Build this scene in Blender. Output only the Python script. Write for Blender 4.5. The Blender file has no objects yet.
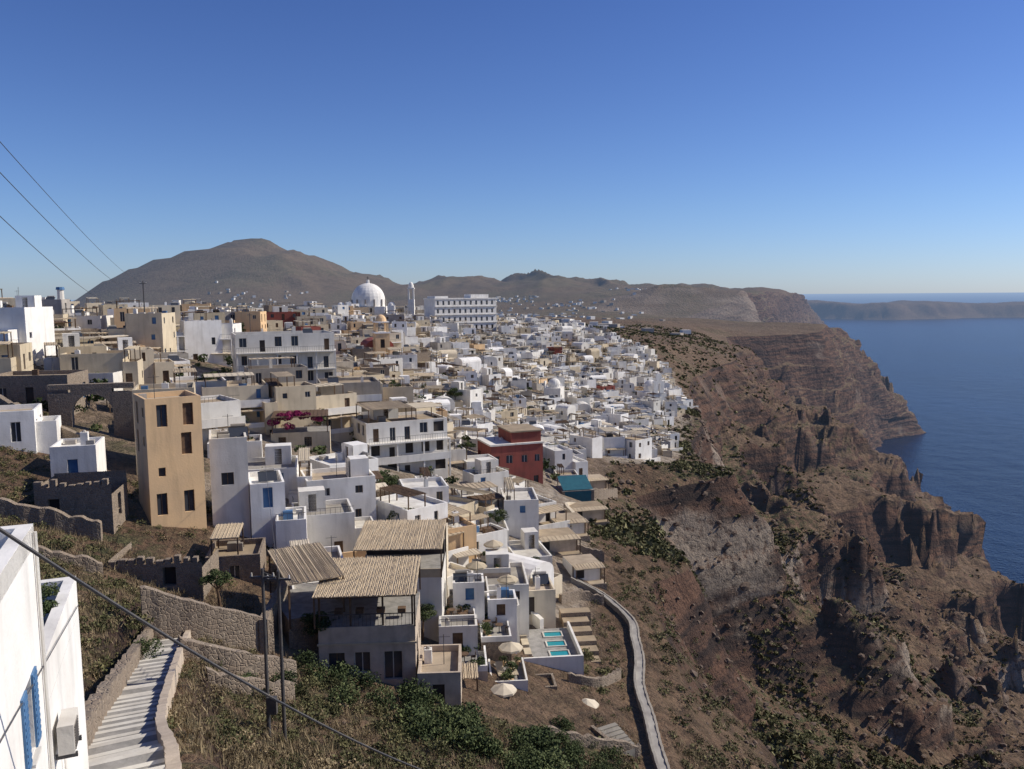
import bpy, math, random
import numpy as np
random.seed(7); rng=np.random.default_rng(7)
scene=bpy.context.scene
ZC=260.0
# ------------------------------------------------------------ noise
def _h(ix,iy,iz):
    n=(ix*374761393+iy*668265263+iz*1103515245)&0xffffffff
    n=((n^(n>>13))*1274126177)&0xffffffff
    n=n^(n>>16)
    return (n&0xffff)/65535.0
def vnoise(x,y,z):
    x=np.asarray(x,float);y=np.asarray(y,float)+0*x;z=np.asarray(z,float)+0*x
    fx=np.floor(x);fy=np.floor(y);fz=np.floor(z)
    ix=fx.astype(np.int64);iy=fy.astype(np.int64);iz=fz.astype(np.int64)
    tx=x-fx;ty=y-fy;tz=z-fz
    tx=tx*tx*(3-2*tx);ty=ty*ty*(3-2*ty);tz=tz*tz*(3-2*tz)
    def L(a,b,t):return a+(b-a)*t
    c00=L(_h(ix,iy,iz),_h(ix+1,iy,iz),tx);c10=L(_h(ix,iy+1,iz),_h(ix+1,iy+1,iz),tx)
    c01=L(_h(ix,iy,iz+1),_h(ix+1,iy,iz+1),tx);c11=L(_h(ix,iy+1,iz+1),_h(ix+1,iy+1,iz+1),tx)
    return L(L(c00,c10,ty),L(c01,c11,ty),tz)*2-1
def fbm(x,y,z,o=4,rid=False):
    a=1.0;s=0;t=0
    for i in range(o):
        n=vnoise(x,y,z)
        if rid:n=1-2*np.abs(n)
        s=s+a*n;t+=a;a*=.5
        x=x*2.03+7.1;y=y*2.03+3.7;z=z*2.03+1.3
    return s/t
def sst(a,b,x):
    t=np.clip((x-a)/(b-a),0,1);return t*t*(3-2*t)
# ------------------------------------------------------------ terrain cross sections (x, metres below the viewpoint)
ST={
-60:[(-400,30),(-150,6),(-60,3),(-25,3),(-14,3),(-9,3),(-3,4),(4,7),(14,15),(38,36),(100,86),(200,145),(300,200),(370,262),(600,300)],
0:[(-400,30),(-150,6),(-60,3),(-25,4),(-14,6),(-9,6),(-3,6),(4,9),(14,17),(38,38),(100,88),(200,145),(300,200),(370,262),(600,300)],
20:[(-400,30),(-150,6),(-60,6),(-30,8),(-14,12),(-9,12.3),(-3,15),(5,19),(15,27),(40,48),(100,92),(200,148),(300,200),(370,262),(600,300)],
40:[(-400,25),(-150,9),(-70,9),(-40,13),(-24,18.5),(-18,20.3),(-12,23),(-2,25.5),(15,37),(45,60),(105,98),(200,150),(300,203),(370,262),(600,300)],
60:[(-400,25),(-150,9),(-80,10),(-48,15),(-34,19.5),(-24,24),(-14,28),(0,32.5),(16,39),(46,68),(105,104),(200,154),(300,205),(370,262),(600,300)],
80:[(-400,20),(-160,8),(-90,9),(-60,12),(-45,17),(-30,21),(-16,28),(-2,34.5),(17,40),(38,70),(105,109),(200,160),(300,205),(370,262),(600,300)],
110:[(-400,20),(-170,6),(-100,7),(-69,9),(-50,15),(-33,20),(-15,27),(2,34),(18,40),(28,66),(105,114),(200,165),(300,210),(360,262),(600,300)],
122:[(-400,20),(-172,6),(-102,7),(-72,9),(-52,16),(-35,20),(-16,27),(3,34),(27,42),(36,66),(105,108),(200,158),(300,204),(370,262),(600,300)],
150:[(-400,20),(-180,5),(-110,6),(-84,8),(-60,12),(-40,17),(-18,25),(4,34),(27,44),(37,72),(105,114),(200,166),(300,207),(370,262),(600,300)],
178:[(-400,20),(-190,6),(-118,7),(-90,9),(-65,12),(-42,17),(-18,26),(7,36),(26,45),(35,78),(105,122),(200,172),(300,210),(360,262),(600,300)],
192:[(-400,20),(-196,6),(-122,8),(-93,9),(-68,12),(-44,17),(-18,26),(9,38),(54,43),(64,74),(110,108),(200,158),(300,202),(372,262),(600,300)],
225:[(-400,20),(-206,7),(-132,8),(-100,9),(-70,12),(-45,17),(-17,26),(13,39),(52,47),(63,82),(112,116),(200,163),(300,206),(368,262),(600,300)],
270:[(-400,20),(-220,8),(-150,9),(-110,10),(-75,12),(-45,17),(-12,27),(22,42),(58,50),(68,92),(120,126),(200,172),(290,210),(350,262),(600,300)],
300:[(-420,20),(-228,9),(-158,10),(-112,10),(-75,12),(-43,17),(-8,27),(28,42),(70,48),(80,84),(128,112),(205,156),(300,200),(362,262),(600,300)],
350:[(-450,20),(-240,11),(-170,11),(-115,11),(-75,12),(-40,16),(0,28),(40,42),(79,49),(90,86),(135,124),(200,166),(285,205),(345,262),(600,300)],
410:[(-480,20),(-262,13),(-175,13),(-118,13),(-72,13),(-30,16),(14,22),(55,34),(88,48),(103,84),(145,124),(195,160),(270,205),(325,262),(600,300)],
450:[(-500,20),(-280,14),(-180,14),(-120,14),(-70,14),(-25,16),(22,21),(65,32),(98,47),(115,78),(160,110),(215,144),(295,194),(340,262),(600,300)],
540:[(-560,26),(-290,18),(-180,18),(-110,18),(-55,17),(0,19),(52,24),(98,34),(130,50),(148,88),(185,126),(235,158),(300,202),(332,262),(600,300)],
600:[(-600,30),(-300,22),(-180,22),(-100,21),(-40,20),(20,22),(80,27),(125,36),(165,48),(190,80),(228,106),(276,138),(335,192),(358,262),(600,300)],
700:[(-600,35),(-300,26),(-180,26),(-100,25),(-40,25),(30,25),(95,28),(150,36),(185,50),(206,94),(242,128),(296,158),(355,200),(380,262),(620,300)],
760:[(-650,40),(-330,29),(-190,28),(-90,28),(-20,28),(45,28),(112,31),(170,38),(222,49),(246,84),(290,112),(340,142),(402,192),(424,262),(640,300)],
860:[(-720,48),(-360,33),(-200,31),(-76,31),(10,31),(70,31),(138,34),(195,41),(228,54),(250,98),(285,134),(330,162),(380,205),(402,262),(650,300)],
1040:[(-800,55),(-400,35),(-200,34),(-60,33),(30,33),(90,34),(160,36),(225,42),(270,54),(295,98),(325,136),(360,170),(395,215),(415,262),(680,300)],
1130:[(-850,60),(-400,38),(-200,34),(-60,35),(60,35),(150,37),(240,40),(330,45),(425,52),(442,92),(458,130),(475,170),(490,215),(505,262),(720,300)],
1300:[(-1000,90),(-450,40),(-200,36),(0,36),(120,38),(220,42),(320,46),(410,48),(500,54),(520,95),(535,130),(548,165),(560,210),(572,262),(800,300)],
1420:[(-1050,100),(-480,42),(-200,39),(0,39),(140,41),(245,45),(360,50),(460,54),(555,60),(580,100),(598,140),(612,180),(625,220),(640,262),(850,300)],
1500:[(-1100,110),(-500,45),(-200,42),(0,42),(150,44),(260,48),(380,54),(500,58),(605,64),(640,108),(672,150),(710,192),(745,228),(775,262),(950,300)],
1650:[(-1200,120),(-500,50),(-200,45),(0,45),(150,48),(260,50),(380,54),(500,58),(610,68),(635,110),(660,150),(690,190),(705,225),(720,262),(950,300)],
1900:[(-1300,130),(-600,55),(-200,50),(0,50),(150,50),(250,50),(350,56),(430,62),(490,70),(515,105),(535,145),(555,190),(575,225),(600,262),(850,300)],
2400:[(-1600,145),(-700,60),(-200,55),(0,52),(150,52),(260,55),(350,62),(430,72),(500,85),(525,110),(550,145),(580,190),(600,225),(630,262),(950,300)],
2600:[(-1750,150),(-700,60),(-200,55),(0,48),(200,30),(360,10),(470,-18),(600,-14),(725,-4),(755,60),(780,120),(810,170),(835,225),(870,262),(1100,300)],
3200:[(-2200,170),(-900,70),(-300,60),(0,55),(300,40),(550,10),(750,0),(900,0),(1010,12),(1040,80),(1065,145),(1090,190),(1110,225),(1150,262),(1450,300)],
4000:[(-2600,240),(-1400,80),(-500,60),(0,50),(400,40),(700,40),(950,30),(1150,30),(1400,45),(1430,100),(1460,145),(1490,190),(1520,225),(1570,262),(1900,300)],
5500:[(-3000,255),(-1800,100),(-700,80),(0,70),(500,60),(900,60),(1200,62),(1500,66),(1950,66),(1980,110),(2010,150),(2040,190),(2070,225),(2120,262),(2400,300)],
9000:[(-3500,262),(-2500,200),(-1000,150),(0,120),(800,100),(1500,90),(2000,90),(2600,90),(3000,90),(3050,130),(3080,160),(3110,190),(3150,225),(3200,262),(3600,300)],
}
ys=np.array(sorted(ST)); 
PX=np.array([[ST[k][0][0]-1500]+[p[0] for p in ST[k]] for k in sorted(ST)],float)
PD=np.array([[285]+[p[1] for p in ST[k]] for k in sorted(ST)],float)
lg=lambda y:np.log(np.asarray(y,float)+90)
TL=np.linspace(lg(-60),lg(9000),1400)
def smooth(a):
    k=np.array([1,2,3,4,3,2,1],float);k/=k.sum()
    p=np.pad(a,3,mode='edge');return np.convolve(p,k,mode='valid')
TX=np.array([smooth(np.interp(TL,lg(ys),PX[:,i])) for i in range(16)]).T
TD=np.array([smooth(np.interp(TL,lg(ys),PD[:,i])) for i in range(16)]).T
NT_=len(TL)-1.001
def cols(y):
    l=float(lg(y));f=np.clip((l-TL[0])/(TL[1]-TL[0]),0,NT_);i=int(f);t=f-i
    return TX[i]*(1-t)+TX[i+1]*t, TD[i]*(1-t)+TD[i+1]*t
def gz(x,y):
    cx,cd=cols(y);return ZC-float(np.interp(x,cx,cd))
def dens(pts,step=.25):
    pts=np.array(pts,float);out=[]
    n=len(pts)
    for i in range(n-1):
        p0=pts[max(i-1,0)];p1=pts[i];p2=pts[i+1];p3=pts[min(i+2,n-1)]
        k=max(2,int(np.linalg.norm(p2-p1)/step))
        for j in range(k):
            t=j/k
            out.append(.5*((2*p1)+(-p0+p2)*t+(2*p0-5*p1+4*p2-p3)*t*t+(-p0+3*p1-3*p2+p3)*t**3))
    out.append(pts[-1]);return np.array(out)
lane=dens([(-6.6,12,ZC-9),(-9.9,19.5,ZC-12.2),(-12.9,25.6,ZC-14.7),(-16,33,ZC-17.4),(-19,41,ZC-19.8),(-22.2,50,ZC-22.3),(-24,56,ZC-23.6)])
cp=[(11.4,56),(11.6,63),(12.0,69),(12.2,76),(13.3,83),(13.6,88),(13.9,93),(12.3,97),(10.4,99.5),(7.5,101)]
cliffpath=dens([(x,y,gz(x,y)+.45) for x,y in cp])
RX=np.array([-3600,-2700,-2200,-2040,-1900,-1760,-1640,-1516,-1380,-1213,-1100,-980,-810,-640,-520,-400,-58,120,233,300,378,524,718,1010,1200,1398,1540,1600])
RZ=np.array([-20,20,130,205,280,358,408,455,482,502,484,472,400,338,318,325,325,346,348,338,320,306,290,292,268,245,205,0])
def build_terrain():
    segs=[6,10,20,24,24,30,36,42,42,44,74,64,60,56,20]
    tt=[]
    for i,n in enumerate(segs):
        tt+= [i+j/n for j in range(n)]
    tt.append(15.0);tt=np.array(tt);si=np.minimum(tt.astype(int),14);sf=tt-si
    yy=[-30.0]
    while yy[-1]<9000: yy.append(yy[-1]+.0053*(abs(yy[-1])+42))
    yy=np.array(yy)
    f=np.clip((lg(yy)-TL[0])/(TL[1]-TL[0]),0,NT_);i=f.astype(int);t=(f-i)[:,None]
    CX=TX[i]*(1-t)+TX[i+1]*t;CD=TD[i]*(1-t)+TD[i+1]*t
    X=CX[:,si]*(1-sf)+CX[:,si+1]*sf
    D=CD[:,si]*(1-sf)+CD[:,si+1]*sf
    Y=np.repeat(yy[:,None],len(tt),1);Z=ZC-D
    E=CX[:,9][:,None]
    w=np.where(Y<4000,np.exp(-((Y-4000)/850)**2),np.exp(-((Y-4000)/1000)**2))
    Rr=np.interp(X,RX,RZ)
    gate=np.where(X>300,sst(150,195,Z),1)
    Z=Z+np.maximum(Rr-Z,0)*w*gate
    slope=np.abs(np.gradient(Z,axis=1)/(np.abs(np.gradient(X,axis=1))+1e-3))
    right=sst(-2,8,X-E)
    far=sst(560,800,Y)
    near=(1-sst(70,110,Y))*(1-sst(14,24,X))
    nn=1-near
    O=0*X
    wx=X+24*fbm(X/70,Y/70,O,3);wy=Y+.35*X+24*fbm(X/60+9,Y/60,O,3)
    g=fbm(wx/210,wy/56,O,5,True)
    amp=right*(4+24*sst(15,120,X-E))*sst(0,40,Z)*nn
    amp=amp*(1+.5*sst(700,1400,Y))
    Z=Z+amp*(g-.35)
    g2=fbm(wx/60,wy/17,O,4,True)
    Z=Z+right*nn*5.0*sst(10,50,X-E)*sst(0,40,Z)*(g2-.2)
    b=fbm(X/46+3,Y/34,O,4);bm=sst(.08,.26,b)*right*nn*sst(6,25,X-E)*sst(10,50,Z)
    Z=Z+bm*(5+6*fbm(X/11,Y/11,O,4,True))
    b=fbm(X/120+13,Y/95,O,5);bm2=sst(.08,.24,b)*right*sst(200,300,Y)*sst(20,60,X-E)*sst(10,60,Z)
    Z=Z+bm2*(11+7*fbm(X/24,Y/24,O,4,True))
    Hs=34.
    q=(Z+26*fbm(X/140,Y/95,O,4))/Hs;fq=q-np.floor(q);f2=sst(.34,.66,fq)
    mk=right*sst(-.15,.15,fbm(X/110+5,Y/60,O,4))*sst(25,80,Z)*sst(8,40,X-E)*nn
    Z=Z+mk*(f2-fq)*Hs*1.0
    Hs=11.
    q=(Z+16*fbm(X/50,Y/40,O,4))/Hs;fq=q-np.floor(q);f2=sst(.36,.64,fq)
    mk2=right*sst(-.05,.2,fbm(X/60+15,Y/40,O,4))*sst(15,50,Z)*nn*sst(4,20,X-E)
    Z=Z+mk2*(f2-fq)*Hs*.8
    Z=Z+right*2.4*fbm(X/14,Y/12,Z/16,5,True)*(1-.85*near)
    Z=Z+(right*.8+.1)*fbm(X/3.2,Y/3.2,O,3)*(1-.5*near)
    Z=Z+far*(1-right)*9*fbm(X/160,Y/160,O,5)
    hillm=sst(235,360,Z)*sst(1200,2500,Y)
    Z=Z+hillm*62*(fbm(X/260+.6*fbm(X/260,Y/260,O,2),Y/800,O,5,True)-.28)
    Z=Z+hillm*20*fbm(X/90,Y/120,O,5)
    slope2=np.abs(np.gradient(Z,axis=1)/(np.abs(np.gradient(X,axis=1))+1e-3))
    sly=np.abs(np.gradient(Z,axis=0)/(np.abs(np.gradient(Y,axis=0))+1e-3))
    c=sst(1.0,1.8,np.maximum(slope2,sly))*right
    c0=sst(.75,1.5,slope)*right
    A=np.clip((X-E+40)/10,5,26)
    dx=np.maximum(c0,.2*right*nn)*A*fbm(X/60,Y/26,Z/22,5,True)+right*1.8*fbm(X/9,Y/9,Z/6,3)*sst(0,30,Y-60)
    X2=X+dx*nn+ sst(1100,1300,Y)*right*20*fbm(X/200,Y/90,Z/60,4)
    P=np.stack([X2.ravel(),Y.ravel(),Z.ravel()],1)
    for pl,rad in((lane,1.6),(cliffpath,.9)):
        idx=np.where((P[:,1]<115)&(P[:,1]>5)&(P[:,0]>-32)&(P[:,0]<25))[0]
        q=P[idx,:2];sub=pl[::2]
        d=np.full(len(idx),1e9);zz=np.zeros(len(idx))
        for s in sub:
            dd=(q[:,0]-s[0])**2+(q[:,1]-s[1])**2
            m=dd<d;d[m]=dd[m];zz[m]=s[2]
        d=np.sqrt(d);wgt=1-sst(rad,rad+1.8,d)
        P[idx,2]=P[idx,2]*(1-wgt)+(zz-.3)*wgt
    nr,nc=X.shape
    a=(np.arange(nr-1)[:,None]*nc+np.arange(nc-1)[None,:]).ravel()
    F=np.stack([a,a+1,a+nc+1,a+nc],1)
    lim=np.interp(Y,[88,130,160,190,200,250,350,450,575],[7,11,17,22,45,52,77,88,50])
    urban=sst(78,92,Y)*(1-sst(520,600,Y))*(1-sst(-1,3,X-lim))
    urban*=1-((X<-40-.35*(Y-60))&(Y<125))
    urban*=.25+.75*sst(-.2,.15,fbm(X/14,Y/14,O,3))
    green=sst(.0,.35,fbm(X/30+9,Y/30,Z/30,4))*(1-.5*sst(300,700,Y))
    green=np.maximum(green,(1-sst(20,60,X-E))*right*sst(-.2,.2,fbm(X/20+9,Y/20,O,3))*(1-sst(450,600,Y)))
    green=np.maximum(green,(X<14)*(Y<60)*.6)
    green=np.maximum(green,sst(1000,1600,Y)*(X<900)*(.45+.5*sst(-.1,.3,fbm(X/130,Y/190,O,4))))
    pale=sst(.05,.2,fbm(X/40+31,Y/24,Z/20,4))*sst(.9,1.5,np.maximum(slope2,sly))*(Y<320)*.8
    pale=np.maximum(pale,((Y>2380)&(Y<2680)&(X>250)&(Z<278))*.9*(.5+.5*fbm(X/90,Y/90,Z/14,3)))
    col=np.stack([urban.ravel(),green.ravel(),c.ravel(),np.ones(urban.size)],1)
    return P,F,col,pale.ravel(),(X,Y,E,np.maximum(slope2,sly),right,urban)
def bulk(name,V,F,mats,smoothf=False,matidx=None):
    V=np.asarray(V,np.float32);F=np.asarray(F,np.int32);k=F.shape[1]
    me=bpy.data.meshes.new(name);me.vertices.add(len(V));me.vertices.foreach_set('co',V.ravel())
    me.loops.add(F.size);me.loops.foreach_set('vertex_index',F.ravel())
    me.polygons.add(len(F));me.polygons.foreach_set('loop_start',np.arange(0,F.size,k,dtype=np.int32))
    me.polygons.foreach_set('loop_total',np.full(len(F),k,np.int32))
    me.polygons.foreach_set('use_smooth',np.full(len(F),smoothf))
    for m in mats:me.materials.append(m)
    if matidx is not None: me.polygons.foreach_set('material_index',np.asarray(matidx,np.int32))
    me.update(calc_edges=True)
    o=bpy.data.objects.new(name,me);scene.collection.objects.link(o);return o
# ------------------------------------------------------------ materials
HZ=(.20,.29,.46)
class NT:
    def __init__(s,name):
        s.m=bpy.data.materials.new(name);s.m.use_nodes=True;s.t=s.m.node_tree;s.n=s.t.nodes;s.n.clear()
        s.out=s.n.new('ShaderNodeOutputMaterial');s.b=s.n.new('ShaderNodeBsdfPrincipled')
        s.t.links.new(s.b.outputs[0],s.out.inputs[0]);s.pos=s.n.new('ShaderNodeNewGeometry')
    def l(s,a,b):s.t.links.new(a,b)
    def noise(s,scale,detail=5,vec=None,rough=.55,st=None):
        n=s.n.new('ShaderNodeTexNoise');n.inputs['Scale'].default_value=scale;n.inputs['Detail'].default_value=detail
        n.inputs['Roughness'].default_value=rough
        v=vec or s.pos.outputs['Position']
        if st:
            m=s.n.new('ShaderNodeVectorMath');m.operation='MULTIPLY';s.l(v,m.inputs[0]);m.inputs[1].default_value=st;v=m.outputs[0]
        s.l(v,n.inputs['Vector']);return n.outputs['Fac']
    def ramp(s,f,a,b,c0=(0,0,0),c1=(1,1,1)):
        r=s.n.new('ShaderNodeValToRGB');r.color_ramp.elements[0].position=a;r.color_ramp.elements[1].position=b
        r.color_ramp.elements[0].color=(*c0,1);r.color_ramp.elements[1].color=(*c1,1);s.l(f,r.inputs[0]);return r.outputs[0]
    def mix(s,f,a,b,mode='MIX'):
        m=s.n.new('ShaderNodeMix');m.data_type='RGBA';m.blend_type=mode
        for i,v in((0,f),(6,a),(7,b)):
            if isinstance(v,tuple):m.inputs[i].default_value=(*v,1)
            elif isinstance(v,(int,float)):m.inputs[i].default_value=v
            else:s.l(v,m.inputs[i])
        return m.outputs[2]
    def math(s,op,a,b=0.0):
        m=s.n.new('ShaderNodeMath');m.operation=op
        for i,v in((0,a),(1,b)):
            if isinstance(v,(int,float)):m.inputs[i].default_value=v
            else:s.l(v,m.inputs[i])
        return m.outputs[0]
    def bump(s,h,st,dist):
        b=s.n.new('ShaderNodeBump');b.inputs['Strength'].default_value=st;b.inputs['Distance'].default_value=dist
        s.l(h,b.inputs['Height']);s.l(b.outputs[0],s.b.inputs['Normal']);return b
    def haze(s,L,col=HZ,st=.8):  # aerial haze painted in as blue emission, growing with distance from the origin
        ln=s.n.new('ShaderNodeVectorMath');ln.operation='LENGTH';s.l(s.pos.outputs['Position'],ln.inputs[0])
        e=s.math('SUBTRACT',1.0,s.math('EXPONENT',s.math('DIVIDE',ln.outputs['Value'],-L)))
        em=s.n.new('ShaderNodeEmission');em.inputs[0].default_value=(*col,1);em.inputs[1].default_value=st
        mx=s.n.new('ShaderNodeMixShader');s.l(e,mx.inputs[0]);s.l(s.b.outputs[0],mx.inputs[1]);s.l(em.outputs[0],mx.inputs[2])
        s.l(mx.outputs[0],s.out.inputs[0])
def plain(name,c1,c2,scale=.6,rough=.85,bs=.0,bscale=8,streak=True,a=.35,b=.7,rnd=0.0):
    t=NT(name);f=t.noise(scale,4)
    c=t.mix(t.ramp(f,a,b),c1,c2)
    if streak:
        g=t.ramp(t.noise(1.4,3,st=(1,1,.14)),.5,.8)
        c=t.mix(t.math('MULTIPLY',g,.45),c,tuple(x*.55 for x in c2))
    if rnd:
        oi=t.n.new('ShaderNodeObjectInfo')
        k=t.math('ADD',t.math('MULTIPLY',oi.outputs['Random'],rnd),1-rnd)
        cc=t.n.new('ShaderNodeCombineColor')
        t.l(k,cc.inputs[0]);t.l(t.math('POWER',k,1.15),cc.inputs[1]);t.l(t.math('POWER',k,1.5),cc.inputs[2])
        c=t.mix(1.0,c,cc.outputs[0],'MULTIPLY')
    t.l(c,t.b.inputs['Base Color']);t.b.inputs['Roughness'].default_value=rough;t.b.inputs['Specular IOR Level'].default_value=.25
    if bs:t.bump(t.noise(bscale,3),bs,.05)
    return t.m
MATS={}
def addm(k,m):MATS[k]=(len(MATS),m)
addm('white',plain('white_limewash',(.86,.84,.80),(.74,.71,.66),.5,.85,.25,6,rnd=.18))
addm('cream',plain('cream_plaster',(.72,.62,.46),(.60,.51,.38),.5,.85,.25,6,rnd=.25))
addm('ochre',plain('ochre_plaster',(.76,.52,.29),(.66,.46,.27),.5,.85,.25,6,rnd=.10))
addm('pink',plain('red_plaster',(.32,.09,.07),(.24,.08,.065),.6,.85,.2,6,rnd=.2))
addm('grey',plain('grey_render',(.44,.40,.35),(.32,.29,.26),.6,.9,.3,6,rnd=.25))
t=NT('dark_window_glass');t.b.inputs['Base Color'].default_value=(.045,.05,.06,1);t.b.inputs['Roughness'].default_value=.12;addm('glass',t.m)
addm('blue',plain('blue_painted_wood',(.09,.19,.34),(.06,.14,.27),2,.5,streak=False))
addm('wood',plain('weathered_wood',(.16,.10,.06),(.09,.06,.04),3,.8,.3,20))
t=NT('reed_canopy');w=t.n.new('ShaderNodeTexWave');w.inputs['Scale'].default_value=3.2;w.inputs['Distortion'].default_value=1.5;t.l(t.pos.outputs['Position'],w.inputs[0])
c=t.mix(t.ramp(t.noise(.8,5),.3,.7),(.62,.50,.34),(.47,.37,.25));c=t.mix(t.math('MULTIPLY',w.outputs[1],.35),c,(.26,.20,.12));t.l(c,t.b.inputs['Base Color']);t.b.inputs['Roughness'].default_value=.9
t.bump(w.outputs[1],.5,.04);addm('straw',t.m)
addm('rooft',plain('tan_roof_screed',(.48,.39,.29),(.33,.27,.20),.7,.95,.3,5,False,rnd=.3))
addm('roofg',plain('grey_roof_screed',(.40,.38,.345),(.27,.25,.235),.7,.95,.3,5,False,rnd=.25))
addm('roofw',plain('white_roof_screed',(.76,.74,.69),(.55,.52,.48),.8,.95,.3,5,False,rnd=.3))
addm('metal',plain('dark_metal',(.06,.06,.065),(.10,.09,.08),3,.5,streak=False))
t=NT('rubble_stone');v=t.n.new('ShaderNodeTexVoronoi');v.inputs['Scale'].default_value=3.6;t.l(t.pos.outputs['Position'],v.inputs['Vector'])
v2=t.n.new('ShaderNodeTexVoronoi');v2.feature='DISTANCE_TO_EDGE';v2.inputs['Scale'].default_value=3.6;t.l(t.pos.outputs['Position'],v2.inputs['Vector'])
sp=t.n.new('ShaderNodeSeparateColor');t.l(v.outputs['Color'],sp.inputs[0])
c=t.mix(sp.outputs[0],(.20,.155,.11),(.42,.34,.25));c=t.mix(t.math('MULTIPLY',t.ramp(v2.outputs[0],.07,.0),.6),c,(.14,.11,.085))
c=t.mix(t.ramp(t.noise(1.2,5),.35,.65),c,(.26,.20,.145))
t.l(c,t.b.inputs['Base Color']);t.b.inputs['Roughness'].default_value=.95;t.bump(t.ramp(v2.outputs[0],0,.15),.8,.05);addm('stone',t.m)
t=NT('pool_water');t.b.inputs['Base Color'].default_value=(.03,.27,.30,1);t.b.inputs['Roughness'].default_value=.05;t.bump(t.noise(3,3),.15,.03);addm('pool',t.m)
addm('cloth',plain('awning_cloth',(.70,.61,.47),(.57,.50,.39),1.5,.9,streak=False,rnd=.35))
addm('tile',plain('grey_paving',(.33,.31,.28),(.21,.20,.18),1.6,.85,.4,6,False))
addm('teal',plain('teal_tarpaulin',(.03,.12,.15),(.025,.09,.12),1.2,.5,.3,3,False))
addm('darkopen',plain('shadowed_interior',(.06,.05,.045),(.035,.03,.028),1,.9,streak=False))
addm('sandw',plain('sandy_plaster_wall',(.56,.46,.35),(.42,.34,.26),1.1,.9,.5,5))
MI={k:v[0] for k,v in MATS.items()};ML=[v[1] for v in MATS.values()]
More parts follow.
